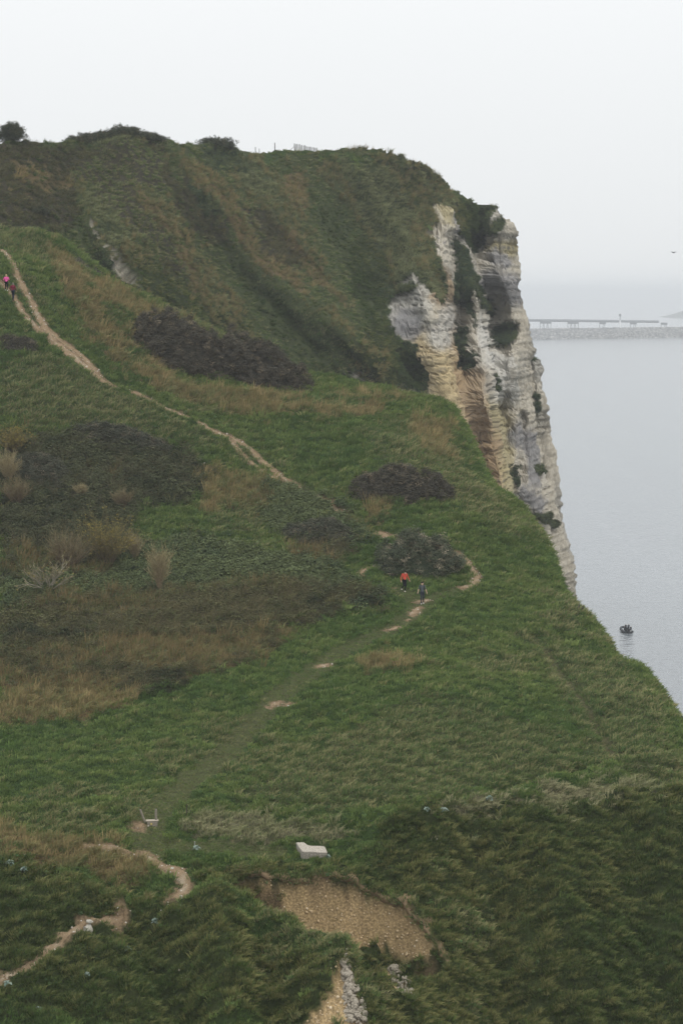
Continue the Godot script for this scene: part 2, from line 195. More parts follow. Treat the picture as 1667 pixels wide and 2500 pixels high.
func noise_tex(freq: float, dark: float, octaves := 4, seed_ := 3, size := 512) -> NoiseTexture2D:
	var n := FastNoiseLite.new()
	n.seed = seed_
	n.frequency = freq
	n.fractal_octaves = octaves
	var t := NoiseTexture2D.new()
	t.width = size
	t.height = size
	t.seamless = true
	t.noise = n
	var g := Gradient.new()
	g.set_color(0, Color(dark, dark, dark))
	g.set_color(1, Color(1, 1, 1))
	t.color_ramp = g
	return t

func bump_tex(freq: float, strength: float, seed_ := 5, size := 512) -> NoiseTexture2D:
	var t := noise_tex(freq, 0.0, 5, seed_, size)
	t.color_ramp = null
	t.as_normal_map = true
	t.bump_strength = strength
	return t

func tinted(rough := 0.95, spec := 0.15, grain: Texture2D = null, scale_ := 0.5, bump: Texture2D = null) -> StandardMaterial3D:
	var m := StandardMaterial3D.new()
	m.vertex_color_use_as_albedo = true
	m.roughness = rough
	m.metallic_specular = spec
	if grain:
		m.albedo_texture = grain
		m.uv1_triplanar = true
		m.uv1_world_triplanar = true
		m.uv1_scale = Vector3.ONE * scale_
	if bump:
		m.normal_enabled = true
		m.normal_texture = bump
		m.normal_scale = 1.0
	return m

func array_mesh(v: PackedVector3Array, ix: PackedInt32Array, col := PackedColorArray(), nor := PackedVector3Array()) -> ArrayMesh:
	var a := []
	a.resize(Mesh.ARRAY_MAX)
	a[Mesh.ARRAY_VERTEX] = v
	a[Mesh.ARRAY_INDEX] = ix
	if col.size(): a[Mesh.ARRAY_COLOR] = col
	if nor.size(): a[Mesh.ARRAY_NORMAL] = nor
	var m := ArrayMesh.new()
	m.add_surface_from_arrays(Mesh.PRIMITIVE_TRIANGLES, a)
	return m

func tri(st: SurfaceTool, a: Vector3, b: Vector3, c: Vector3):
	st.add_vertex(a); st.add_vertex(b); st.add_vertex(c)

func quad(st: SurfaceTool, a: Vector3, b: Vector3, c: Vector3, d: Vector3):
	tri(st, a, b, c); tri(st, a, c, d)

func starter() -> SurfaceTool:
	var st := SurfaceTool.new()
	st.begin(Mesh.PRIMITIVE_TRIANGLES)
	st.set_smooth_group(-1)
	return st

func done(st: SurfaceTool) -> ArrayMesh:
	st.generate_normals()
	return st.commit()

# a tapering tube through points, radius per point
func tube(st: SurfaceTool, pts: Array, radii: Array, sides := 5, caps := true):
	var rings := []
	for i in pts.size():
		var d: Vector3 = (pts[mini(i + 1, pts.size() - 1)] - pts[maxi(i - 1, 0)]).normalized()
		var u: Vector3 = d.cross(Vector3.UP if absf(d.y) < 0.9 else Vector3.RIGHT).normalized()
		var w: Vector3 = d.cross(u)
		var ring := []
		for k in sides:
			var t := TAU * k / sides
			ring.append(pts[i] + (u * cos(t) + w * sin(t)) * radii[i])
		rings.append(ring)
	for i in pts.size() - 1:
		for k in sides:
			var n := (k + 1) % sides
			quad(st, rings[i][k], rings[i][n], rings[i + 1][n], rings[i + 1][k])
	if caps:
		for k in range(1, sides - 1):
			tri(st, rings[0][0], rings[0][k + 1], rings[0][k])
			var e: Array = rings[-1]
			tri(st, e[0], e[k], e[k + 1])

# a box with chamfered edges between two corners, turned by b
func block(st: SurfaceTool, lo: Vector3, hi: Vector3, ch := 0.02, b := Transform3D.IDENTITY):
	var c := (lo + hi) / 2
	var h := (hi - lo) / 2
	ch = minf(ch, minf(h.x, minf(h.y, h.z)) * 0.6)
	var pts := {}
	for ax in 3:
		for sx in [-1, 1]:
			for sy in [-1, 1]:
				for sz in [-1, 1]:
					var p := Vector3(sx * (h.x - ch), sy * (h.y - ch), sz * (h.z - ch))
					p[ax] = [sx, sy, sz][ax] * h[ax]
					pts[[ax, sx, sy, sz]] = b * (c + p)
	for ax in 3:
		for s in [-1, 1]:
			var q := []
			for e in [[-1, -1], [1, -1], [1, 1], [-1, 1]]:
				var k := [0, 0, 0]
				k[ax] = s
				k[(ax + 1) % 3] = e[0]
				k[(ax + 2) % 3] = e[1]
				q.append(pts[[ax, k[0], k[1], k[2]]])
			if s > 0: q.reverse()
			quad(st, q[0], q[1], q[2], q[3])
	for ax in 3:                                   # edge strips between face ax and face ax+1
		var bx := (ax + 1) % 3
		for sa in [-1, 1]:
			for sb in [-1, 1]:
				var q := []
				for e in [[ax, -1], [ax, 1], [bx, 1], [bx, -1]]:
					var k := [0, 0, 0]
					k[ax] = sa
					k[bx] = sb
					k[(ax + 2) % 3] = e[1]
					q.append(pts[[e[0], k[0], k[1], k[2]]])
				if sa * sb < 0: q.reverse()
				quad(st, q[0], q[1], q[2], q[3])
	for sx in [-1, 1]:
		for sy in [-1, 1]:
			for sz in [-1, 1]:
				var q := [pts[[0, sx, sy, sz]], pts[[1, sx, sy, sz]], pts[[2, sx, sy, sz]]]
				if sx * sy * sz > 0: q.reverse()
				tri(st, q[0], q[1], q[2])

# an uneven rounded stone of about unit size
func stone_mesh(seed_: int, flat := 0.7) -> ArrayMesh:
	var s := SphereMesh.new()
	s.radius = 0.5
	s.height = 1.0
	s.radial_segments = 8
	s.rings = 5
	var a := s.get_mesh_arrays()
	var v: PackedVector3Array = a[Mesh.ARRAY_VERTEX]
	for i in v.size():
		var p := v[i]
		var k := 1.0 + 0.55 * fine.get_noise_3d(p.x * 60 + seed_ * 31, p.y * 60, p.z * 60) + 0.3 * noise.get_noise_3d(p.x * 90, p.y * 90 + seed_ * 17, p.z * 90)
		v[i] = Vector3(p.x * k, p.y * k * flat, p.z * k)
	var st := starter()
	var ix: PackedInt32Array = a[Mesh.ARRAY_INDEX]
	st.set_smooth_group(0xFFFFFFFF)
	for i in range(0, ix.size(), 3):
		tri(st, v[ix[i]], v[ix[i + 1]], v[ix[i + 2]])
	return done(st)

func copies(called: String, mesh: Mesh, m: Material, buf: PackedFloat32Array, parent: Node = self) -> MultiMeshInstance3D:
	var mm := MultiMesh.new()
	mm.transform_format = MultiMesh.TRANSFORM_3D
	mm.use_colors = true
	mm.mesh = mesh
	mm.instance_count = buf.size() / 16
	mm.buffer = buf
	var o := MultiMeshInstance3D.new()
	o.multimesh = mm
	o.material_override = m
	o.name = numbered(called) if parent == self else called
	parent.add_child(o, true)
	return o

func push(buf: PackedFloat32Array, b: Basis, o: Vector3, c: Color):
	buf.append_array(PackedFloat32Array([b.x.x, b.y.x, b.z.x, o.x, b.x.y, b.y.y, b.z.y, o.y, b.x.z, b.y.z, b.z.z, o.z, c.r, c.g, c.b, 1.0]))

# ---------------------------------------------------------------- smooth surfaces through surveyed points (thin plates)
class Plate:
	var p: PackedVector2Array
	var w: PackedFloat64Array
	func _init(pts: PackedVector2Array, vals: PackedFloat64Array, slack: float):
		p = pts
		var n := p.size()
		var m := n + 3
		var a := []
		for i in m:
			var row := PackedFloat64Array()
			row.resize(m + 1)
			if i < n:
				for j in n:
					var d := p[i].distance_squared_to(p[j])
					row[j] = 0.5 * d * log(d + 1e-9) + (slack if i == j else 0.0)
				row[n] = 1; row[n + 1] = p[i].x; row[n + 2] = p[i].y; row[m] = vals[i]
			else:
				for j in n:
					row[j] = [1.0, p[j].x, p[j].y][i - n]
			a.append(row)
		for c in m:
			var best := c
			for r in range(c + 1, m):
				if absf(a[r][c]) > absf(a[best][c]): best = r
			var t = a[c]; a[c] = a[best]; a[best] = t
			var pc: PackedFloat64Array = a[c]
			for r in range(c + 1, m):
				var pr: PackedFloat64Array = a[r]
				if pr[c] == 0.0: continue
				var f := pr[c] / pc[c]
				for k in range(c, m + 1): pr[k] -= f * pc[k]
				a[r] = pr
		w.resize(m)
		for r in range(m - 1, -1, -1):
			var s: float = a[r][m]
			for k in range(r + 1, m): s -= a[r][k] * w[k]
			w[r] = s / a[r][r]
	func at(x: float, y: float) -> float:
		var n := p.size()
		var s := w[n] + w[n + 1] * x + w[n + 2] * y
		var q := Vector2(x, y)
		for i in n:
			var d := q.distance_squared_to(p[i])
			s += w[i] * 0.5 * d * log(d + 1e-9)
		return s

# a plate sampled on a grid and read back with cubic interpolation
class Sheet:
	var x0: float; var y0: float; var step: float; var nx: int; var ny: int
	var v := PackedFloat32Array()
	func _init(plate: Plate, a: Vector2, b: Vector2, s: float):
		x0 = a.x; y0 = a.y; step = s
		nx = int((b.x - a.x) / s) + 1
		ny = int((b.y - a.y) / s) + 1
		v.resize(nx * ny)
		for j in ny:
			for i in nx:
				v[j * nx + i] = plate.at(x0 + i * s, y0 + j * s)
	func cub(a: float, b: float, c: float, d: float, t: float) -> float:
		return b + 0.5 * t * (c - a + t * (2 * a - 5 * b + 4 * c - d + t * (3 * (b - c) + d - a)))
	func at(x: float, y: float) -> float:
		var fx := clampf((x - x0) / step, 1.0, nx - 2.001)
		var fy := clampf((y - y0) / step, 1.0, ny - 2.001)
		var i := int(fx)
		var j := int(fy)
		fx -= i
		fy -= j
		var k := (j - 1) * nx + i - 1
		var r0 := cub(v[k], v[k + 1], v[k + 2], v[k + 3], fx)
		k += nx
		var r1 := cub(v[k], v[k + 1], v[k + 2], v[k + 3], fx)
		k += nx
		var r2 := cub(v[k], v[k + 1], v[k + 2], v[k + 3], fx)
		k += nx
		return cub(r0, r1, r2, cub(v[k], v[k + 1], v[k + 2], v[k + 3], fx), fy)

func nearest_on(line: PackedVector2Array, q: Vector2, closed := false) -> Vector2:
	var best := line[0]
	var bd := 1e18
	for i in (line.size() if closed else line.size() - 1):
		var c := Geometry2D.get_closest_point_to_segment(q, line[i], line[(i + 1) % line.size()])
		var d := c.distance_squared_to(q)
		if d < bd:
			bd = d
			best = c
	return best

func area_of(list: Array) -> PackedVector2Array:
	var o := PackedVector2Array()
	for e in list: o.append(Vector2(e[0], e[1]))
	return o

# a raster of cover kinds
class Cover:
	var x0: float; var y0: float; var step: float; var nx: int; var ny: int
	var v := PackedByteArray()
	func _init(a: Vector2, b: Vector2, s: float):
		x0 = a.x; y0 = a.y; step = s
		nx = int((b.x - a.x) / s) + 1
		ny = int((b.y - a.y) / s) + 1
		v.resize(nx * ny)
	func fill(poly: PackedVector2Array, id: int):
		var lo := poly[0]
		var hi := poly[0]
		for q in poly:
			lo = lo.min(q)
			hi = hi.max(q)
		for j in range(maxi(0, int((lo.y - y0) / step)), mini(ny, int((hi.y - y0) / step) + 2)):
			for i in range(maxi(0, int((lo.x - x0) / step)), mini(nx, int((hi.x - x0) / step) + 2)):
				if Geometry2D.is_point_in_polygon(Vector2(x0 + i * step, y0 + j * step), poly): v[j * nx + i] = id
	func at(x: float, y: float) -> int:
		return v[clampi(roundi((y - y0) / step), 0, ny - 1) * nx + clampi(roundi((x - x0) / step), 0, nx - 1)]

# ---------------------------------------------------------------- the near ground
const GX := -54.0
const GZ := -233.0
const GS := 0.25
const GNX := 357
const GNZ := 617
var ground_ribs := []
var base_sheet: Sheet
var cover: Cover
var gh := PackedFloat32Array()
var trod := PackedFloat32Array()          # 1 on the bare paths, 0.5 on trodden turf
var brink_poly: PackedVector2Array
var mounds := []                          # [x, z, rx, rz, turn, height] of the bramble mounds

func smooth(a: float, b: float, t: float) -> float:
	return smoothstep(a, b, t)

func raw_ground(x: float, z: float) -> float:
	var q := Vector2(x, z)
	var h := 0.0
	if Geometry2D.is_point_in_polygon(q, brink_poly):
		h = base_sheet.at(x, z)
		if Geometry2D.is_point_in_polygon(q, slump_rim):
			var d := nearest_on(slump_rim, q, true).distance_to(q)
			var n := noise.get_noise_2d(x * 14, z * 14)
			h -= 2.7 * smooth(0.0, 1.15 + n * 0.5, d) + 0.5 * smooth(0.6, 3.0, d)
		for r in ground_ribs:
			if not r.box.has_point(q): continue
			var away: float = nearest_on(r.line, q).distance_to(q) / r.half
			if away < 1.0: h += r.amp * (1.0 - away * away) * (1.0 - away * away)
	else:
		var c := nearest_on(meadow_edge, q)
		var d := c.distance_to(q)
		var side := smooth(3.0, 10.0, c.x)
		var n := noise.get_noise_2d(x * 4, z * 4)
		var e := maxf(0.0, d - 1.2 - n)
		var sea := 0.45 * d + 0.35 * minf(d, 2.0) * minf(d, 2.0) + e * (2.6 + n)
		var combe := minf(0.08 * minf(d, 4.0) * minf(d, 4.0) + maxf(0.0, d - 4.0) * 0.6, 9.0)
		h = base_sheet.at(c.x, c.y) - lerpf(combe, sea, side)
	return h

func grid(x: float, z: float) -> int:
	return clampi(roundi((z - GZ) / GS), 0, GNZ - 1) * GNX + clampi(roundi((x - GX) / GS), 0, GNX - 1)

func ground(x: float, z: float) -> float:
	var fx := clampf((x - GX) / GS, 0, GNX - 1.001)
	var fz := clampf((z - GZ) / GS, 0, GNZ - 1.001)
	var i := int(fx)
	var j := int(fz)
	fx -= i
	fz -= j
	var k := j * GNX + i
	return lerpf(lerpf(gh[k], gh[k + 1], fx), lerpf(gh[k + GNX], gh[k + GNX + 1], fx), fz)

func ground_point(x: float, z: float, up := 0.0) -> Vector3:
	return Vector3(x, ground(x, z) + up, z)

func ground_normal(x: float, z: float) -> Vector3:
	var e := 0.5
	return Vector3(ground(x - e, z) - ground(x + e, z), 2 * e, ground(x, z - e) - ground(x, z + e)).normalized()

func stamp(line: PackedVector2Array, half: float, value: float):
	for i in line.size() - 1:
		var n := maxi(1, int(line[i].distance_to(line[i + 1]) / 0.12))
		for k in n:
			var q := line[i].lerp(line[i + 1], float(k) / n)
			var r := half * (1.0 + 0.5 * fine.get_noise_2d(q.x * 20, q.y * 20))
			for dj in range(-int(r / GS) - 1, int(r / GS) + 2):
				for di in range(-int(r / GS) - 1, int(r / GS) + 2):
					var g := grid(q.x + di * GS, q.y + dj * GS)
					if Vector2(di, dj).length() * GS <= r + 0.06: trod[g] = maxf(trod[g], value)

func kind_at(x: float, z: float) -> int:
	if z > -101.0:
		var j := fine.get_noise_2d(x * 16, z * 16) * 0.35
		var bare := cover.at(x + j, z + j * 0.7)
		if bare == EARTH: return EARTH
	var wx := noise.get_noise_2d(x * 9, z * 9) * 1.6 + fine.get_noise_2d(x * 12, z * 12) * 0.8
	var wz := noise.get_noise_2d(x * 9 + 300, z * 9) * 1.6 + fine.get_noise_2d(x * 12, z * 12 + 200) * 0.8
	var k := cover.at(x + wx * 0.7, z + wz)
	return k if k != EARTH else SLOPE

func build_ground():
	var pts := PackedVector2Array()
	var vals := PackedFloat64Array()
	for e in MEADOW_POINTS:
		pts.append(Vector2(e[0], e[2]))
		vals.append(e[1])
	base_sheet = Sheet.new(Plate.new(pts, vals, 0.02), Vector2(GX - 3, GZ - 3), Vector2(38, -74), 1.0)
	for e in GROUND_RIBS:
		var line := area_of(e.slice(2))
		var box := Rect2(line[0], Vector2.ZERO)
		for q in line: box = box.expand(q)
		ground_ribs.append({"amp": e[0], "half": e[1], "line": line, "box": box.grow(e[1])})
	brink_poly = meadow_edge.duplicate()
	brink_poly.append_array(PackedVector2Array([Vector2(21, -60), Vector2(-80, -60), Vector2(-80, meadow_edge[0].y)]))
	cover = Cover.new(Vector2(GX, GZ), Vector2(36, -78), 0.25)
	for e in COVER:
		cover.fill(area_of(e.slice(1)), e[0])
	trod.resize(GNX * GNZ)
	for e in PATHS:
		stamp(area_of(e.slice(1)), e[0], 1.0)
	for e in WORN:
		stamp(area_of(e.slice(1)), e[0], 0.5)
	gh.resize(GNX * GNZ)
	for j in GNZ:
		var z := GZ + j * GS
		var reach := 0.172 * -z + 13.0
		for i in GNX:
			var x := GX + i * GS
			if absf(x) > reach:
				gh[j * GNX + i] = -50.0
				continue
			var h := raw_ground(x, z)
			var k := kind_at(x, z)
			var rough := 1.0 - minf(1.0, trod[j * GNX + i] * 1.4)
			var lump := noise.get_noise_2d(x * 6, z * 6) * 0.5 + (fine.get_noise_2d(x * 7, z * 10) * 0.3 + fine.get_noise_2d(x * 17, z * 24 + 50) * 0.24) * rough
			match k:
				SLOPE:
					lump += 0.75 * (0.5 - absf(noise.get_noise_2d(x * 11 + z * 5, z * 34 - x * 4))) + fine.get_noise_2d(x * 12, z * 16) * 0.3
				BRAMBLE, IVY, SCRUB:
					lump += (0.15 + 0.5 * absf(noise.get_noise_2d(x * 16, z * 16))) * rough
				DRY, RUST:
					lump += 0.1 + fine.get_noise_2d(x * 14, z * 14) * 0.15
				EARTH:
					lump = fine.get_noise_2d(x * 22, z * 14) * 0.22 + noise.get_noise_2d(x * 30, z * 6) * 0.2
			gh[j * GNX + i] = h + lump - 0.06 * trod[j * GNX + i]
	var v := PackedVector3Array()
	var nor := PackedVector3Array()
	var col := PackedColorArray()
	var ix := PackedInt32Array()
	var id := PackedInt32Array()
	id.resize(GNX * GNZ)
	id.fill(-1)
	for j in range(1, GNZ - 1):
		var z := GZ + j * GS
		for i in range(1, GNX - 1):
			var g := j * GNX + i
			var h := gh[g]
			if h < -4.0: continue
			var x := GX + i * GS
			id[g] = v.size()
			v.append(Vector3(x, h, z))
			var n := Vector3(gh[g - 1] - gh[g + 1], 2 * GS, gh[g - GNX] - gh[g + GNX]).normalized()
			if absf(n.x) > 0.995 and n.y < 0.05: n = Vector3.UP
			nor.append(n)
			var k := kind_at(x, z)
			var c: Color = THATCH[k]
			if n.y < 0.42 and k != EARTH: c = c.lerp(Color(0.24, 0.175, 0.10) if z > -110.0 else Color(0.20, 0.185, 0.15), smooth(0.42, 0.25, n.y))
			var t := trod[g]
			c = c.lerp(DIRT, t if t > 0.6 else t * 0.42)
			col.append(c * (1.0 + 0.35 * fine.get_noise_2d(x * 30, z * 30)))
	for j in range(1, GNZ - 2):
		for i in range(1, GNX - 2):
			var a := id[j * GNX + i]
			var b := id[j * GNX + i + 1]
			var c := id[(j + 1) * GNX + i + 1]
			var d := id[(j + 1) * GNX + i]
			if a < 0 or b < 0 or c < 0 or d < 0: continue
			ix.append_array(PackedInt32Array([a, b, c, a, c, d]))
	structure("meadow", array_mesh(v, ix, col, nor), tinted(0.95, 0.1, noise_tex(0.02, 0.45, 5, 8), 0.6, bump_tex(0.03, 6.0)))

const DIRT := Color(0.275, 0.20, 0.125)
const THATCH = [Color(0.052, 0.084, 0.030), Color(0.150, 0.115, 0.060), Color(0.035, 0.038, 0.026), Color(0.070, 0.085, 0.038), Color(0.500, 0.365, 0.195), Color(0.045, 0.058, 0.024), Color(0.060, 0.056, 0.038), Color(0.030, 0.045, 0.024), Color(0.130, 0.095, 0.050), Color(0.140, 0.135, 0.080)]

# ---------------------------------------------------------------- plants that cover ground
func tuft(blades: int, tall: float, spread: float, wide: float, bend: float, seed_: int) -> ArrayMesh:
	var r := RandomNumberGenerator.new()
	r.seed = seed_
	var v := PackedVector3Array()
	var ix := PackedInt32Array()
	for k in blades:
		var a := r.randf() * TAU
		var o := Vector3(cos(a), 0, sin(a)) * spread * sqrt(r.randf())
		var h := tall * r.randf_range(0.55, 1.1)
		var out := (Vector3(cos(a), 0, sin(a)) * 0.7 + Vector3(0.5, 0, 0.15) + Vector3(r.randf_range(-0.4, 0.4), 0, r.randf_range(-0.4, 0.4))) * bend * h
		var s := Vector3(-sin(a + r.randf() * 2), 0, cos(a + r.randf() * 2)).normalized() * wide
		var m := o + out * 0.35 + Vector3(0, h * 0.62, 0)
		var t := o + out + Vector3(0, h * r.randf_range(0.75, 1.0), 0)
		var n := v.size()
		v.append_array(PackedVector3Array([o - s - Vector3(0, 0.05, 0), o + s - Vector3(0, 0.05, 0), m - s * 0.75, m + s * 0.75, t]))
		ix.append_array(PackedInt32Array([n, n + 1, n + 3, n, n + 3, n + 2, n + 2, n + 3, n + 4]))
	return array_mesh(v, ix)

func leaf_clump(leaves: int, radius: float, size: float, seed_: int, tall := 0.7) -> ArrayMesh:
	var r := RandomNumberGenerator.new()
	r.seed = seed_
	var v := PackedVector3Array()
	var ix := PackedInt32Array()
	for k in leaves:
		var d := Vector3(r.randfn(), r.randfn() * 0.7, r.randfn()).normalized()
		var o := d * radius * pow(r.randf(), 0.45)
		o.y = o.y * tall + radius * 0.3
		var up := (d + Vector3.UP * 0.8 + Vector3(r.randf_range(-0.7, 0.7), r.randf_range(-0.3, 0.7), r.randf_range(-0.7, 0.7))).normalized()
		var f := up.cross(Vector3(r.randfn(), r.randfn(), r.randfn())).normalized()
		var s := up.cross(f) * size * r.randf_range(0.3, 0.5)
		f *= size * r.randf_range(0.6, 1.1)
		var n := v.size()
		v.append_array(PackedVector3Array([o - f, o - s + up * size * 0.1, o + f, o + s + up * size * 0.1]))
		ix.append_array(PackedInt32Array([n, n + 1, n + 2, n, n + 2, n + 3]))
	return array_mesh(v, ix)

# thin bare stems that fan out
func twig_clump(stems: int, tall: float, spread: float, wide: float, seed_: int) -> ArrayMesh:
	var r := RandomNumberGenerator.new()
	r.seed = seed_
	var v := PackedVector3Array()
	var ix := PackedInt32Array()
	for k in stems:
		var a := r.randf() * TAU
		var p := Vector3(cos(a), 0, sin(a)) * spread * 0.4 * r.randf()
		var d := Vector3(cos(a) * r.randf_range(0.1, 1.0), r.randf_range(0.5, 1.2), sin(a) * r.randf_range(0.1, 1.0)).normalized()
		var h := tall * r.randf_range(0.6, 1.2)
		for s in 3:
			var q := p + d * h / 3
			var side := d.cross(Vector3(r.randfn(), 0.2, r.randfn())).normalized() * wide * (1.0 - s * 0.25)
			var n := v.size()
			v.append_array(PackedVector3Array([p - side, p + side, q + side * 0.7, q - side * 0.7]))
			ix.append_array(PackedInt32Array([n, n + 1, n + 2, n, n + 2, n + 3]))
			p = q
			d = (d + Vector3(r.randf_range(-0.5, 0.5), r.randf_range(-0.6, 0.2), r.randf_range(-0.5, 0.5))).normalized()
	return array_mesh(v, ix)

var plant_meshes := []
var plant_buf := []
const PLANTS = ["turf", "long_grass", "seed_grass", "bramble_leaves", "scrub_twigs", "herb_leaves"]
# per cover kind: [plant, how many per square metre, size, colour a, colour b] ...
const MIX = [
	[[0, 21.0, 1, Color(0.076, 0.130, 0.037), Color(0.156, 0.204, 0.063)], [1, 1.6, 0.65, Color(0.147, 0.192, 0.069), Color(0.295, 0.258, 0.125)], [5, 1.0, 0.8, Color(0.046, 0.088, 0.037), Color(0.090, 0.141, 0.050)]],
	[[1, 14.0, 1, Color(0.247, 0.196, 0.090), Color(0.142, 0.157, 0.064)], [2, 6.0, 1, Color(0.323, 0.245, 0.122), Color(0.228, 0.176, 0.081)], [0, 6.0, 1, Color(0.076, 0.122, 0.041), Color(0.133, 0.157, 0.064)]],
	[[3, 17.0, 1, Color(0.024, 0.032, 0.016), Color(0.056, 0.061, 0.030)], [4, 2.0, 0.9, Color(0.070, 0.061, 0.038), Color(0.102, 0.087, 0.051)], [1, 1.2, 1.1, Color(0.132, 0.114, 0.054), Color(0.078, 0.091, 0.035)]],
	[[0, 12.0, 1.1, Color(0.057, 0.115, 0.033), Color(0.110, 0.156, 0.052)], [1, 9.0, 0.8, Color(0.126, 0.156, 0.057), Color(0.220, 0.208, 0.099)], [5, 1.2, 1, Color(0.036, 0.073, 0.029), Color(0.063, 0.104, 0.038)]],
	[],
	[[1, 15.0, 0.78, Color(0.068, 0.094, 0.030), Color(0.161, 0.156, 0.059)], [0, 13.0, 1.05, Color(0.042, 0.074, 0.021), Color(0.082, 0.111, 0.033)], [5, 1.2, 0.9, Color(0.037, 0.066, 0.028), Color(0.062, 0.088, 0.034)]],
	[[3, 12.0, 0.95, Color(0.034, 0.043, 0.019), Color(0.078, 0.077, 0.035)], [4, 5.0, 0.9, Color(0.081, 0.071, 0.039), Color(0.121, 0.103, 0.055)], [1, 3.0, 1, Color(0.153, 0.136, 0.058), Color(0.098, 0.103, 0.039)], [0, 2.0, 1.2, Color(0.048, 0.085, 0.023), Color(0.072, 0.103, 0.032)]],
	[[3, 18.0, 1, Color(0.037, 0.057, 0.028), Color(0.073, 0.090, 0.039)], [1, 2.0, 1, Color(0.158, 0.161, 0.062), Color(0.119, 0.127, 0.047)]],
	[[2, 6.0, 1, Color(0.223, 0.167, 0.079), Color(0.163, 0.123, 0.058)], [1, 9.0, 1, Color(0.189, 0.162, 0.075), Color(0.121, 0.132, 0.053)], [3, 3.0, 0.8, Color(0.051, 0.059, 0.035), Color(0.077, 0.083, 0.049)], [0, 4.0, 1.1, Color(0.059, 0.107, 0.035), Color(0.094, 0.137, 0.049)]],
	[[1, 14.0, 1.05, Color(0.280, 0.260, 0.150), Color(0.180, 0.190, 0.090)], [0, 8.0, 1, Color(0.080, 0.130, 0.050), Color(0.130, 0.160, 0.070)]],
]

func plants_ready():
	plant_meshes = [tuft(14, 0.20, 0.22, 0.012, 0.7, 11), tuft(15, 0.38, 0.20, 0.011, 0.7, 12), tuft(13, 0.66, 0.16, 0.009, 0.4, 13),
		leaf_clump(34, 0.30, 0.075, 14), twig_clump(14, 0.75, 0.4, 0.009, 15), leaf_clump(16, 0.17, 0.07, 16, 0.5)]
	for p in PLANTS: plant_buf.append(PackedFloat32Array())

func plant(kind: int, at: Vector3, up: Vector3, amount: float, grow: float, tone: float, jig := GS):
	for e in MIX[kind]:
		var want: float = e[1] * amount
		var n := int(want) + (1 if rng.randf() < want - int(want) else 0)
		for k in n:
			var o := at + Vector3(rng.randf_range(-0.5, 0.5), 0, rng.randf_range(-0.5, 0.5)) * jig
			o.y -= 0.02
			var s: float = e[2] * grow * (rng.randf_range(0.65, 1.2) if rng.randf() < 0.94 else rng.randf_range(1.2, 1.55))
			var b := Basis(Vector3.UP, rng.randf_range(-0.9, 0.9) if e[0] < 3 else rng.randf() * TAU)
			var lean := Vector3.UP.lerp(up, 0.55).normalized()
			var ax := Vector3.UP.cross(lean)
			if ax.length() > 0.01: b = Basis(ax.normalized(), Vector3.UP.angle_to(lean)) * b
			var c: Color = e[3].lerp(e[4], clampf(0.5 + tone * 0.9 + rng.randf_range(-0.4, 0.4), 0, 1))
			push(plant_buf[e[0]], b.scaled(Vector3(s, s * rng.randf_range(0.8, 1.25), s)), o, c * rng.randf_range(0.7, 1.35))

func cover_ground():
	for j in range(2, GNZ - 2):
		var z := GZ + (j + 0.5) * GS
		var thin := clampf(150.0 / -z, 0.8, 1.6) * (1.25 if z > -108.0 else 1.0)
		var grow := clampf(-z / 140.0, 0.8, 1.25)
		for i in range(2, GNX - 2):
			var x := GX + (i + 0.5) * GS
			if absf(x) > 0.172 * -z + 9.0: continue
			var g := j * GNX + i
			var h := gh[g]
			if h < 20.0: continue
			var n := Vector3(gh[g - 1] - gh[g + 1], 2 * GS, gh[g - GNX] - gh[g + GNX]).normalized()
			if n.y < 0.13: continue
			var t := trod[g]
			if t > 0.6 and rng.randf() < 0.93: continue
			var far := 0.55 / pow(rng.randf_range(0.06, 1.0), 0.6) - 0.5
			var way := rng.randf() * TAU
			var k := kind_at(x + cos(way) * far, z + sin(way) * far * 1.4)
			if kind_at(x, z) == EARTH or k == EARTH: continue
			var tone := noise.get_noise_2d(x * 5 + 77, z * 5) + 0.6 * fine.get_noise_2d(x * 5, z * 8 + 90)
			if k == TURF and tone > 0.42: k = ROUGH
			if k == ROUGH and tone < -0.42: k = TURF
			if k == BRAMBLE and tone > 0.45: k = SCRUB
			if k == SCRUB and tone > 0.4: k = RUST
			if k == SCRUB and tone < -0.4: k = BRAMBLE
			if k == RUST and tone < -0.15: k = SCRUB
			if k == DRY and tone < -0.35: k = ROUGH
			if k == SLOPE and tone > 0.5: k = ROUGH
			var clump := fine.get_noise_2d(x * 17, z * 24 + 50) + 0.7 * fine.get_noise_2d(x * 38, z * 50)
			var lush := clampf(1.0 + 1.5 * clump, 0.25, 1.8) if t < 0.3 else 1.0
			plant(k, Vector3(x, h, z), n, GS * GS * thin * lush / maxf(n.y, 0.5), grow * (0.53 if t > 0.3 else clampf(1.0 + 0.7 * clump, 0.7, 1.5)), tone + (0.15 if t > 0.3 else clump * 0.7))

func plants_done():
	var labels = [["turf", "short green turf growing over the meadow", "grass"], ["long_grass", "long rough grass growing over the slopes", "grass"], ["seed_grass", "tall dry straw coloured grass with seed heads", "grass"],
		["bramble_carpet", "dark low bramble leaves covering the ground", "brambles"], ["scrub_twigs", "bare brown twigs among the low scrub", "scrub"], ["herb_leaves", "small broad leaved herbs among the grass", "herbs"]]
	var leaf := tinted(0.85, 0.2)
	leaf.cull_mode = BaseMaterial3D.CULL_DISABLED
	leaf.backlight_enabled = true
	leaf.backlight = Color(0.25, 0.25, 0.25)
	mats.leaf = leaf
	for k in 6:
		print(labels[k][0], " ", plant_buf[k].size() / 16)
		tag(copies(labels[k][0], plant_meshes[k], leaf, plant_buf[k]), labels[k][1], labels[k][2], "", "stuff")

# ---------------------------------------------------------------- the headland
var h_sheet: Sheet
var ribs := []
var s_cover: Cover
var chalk_poly: PackedVector2Array

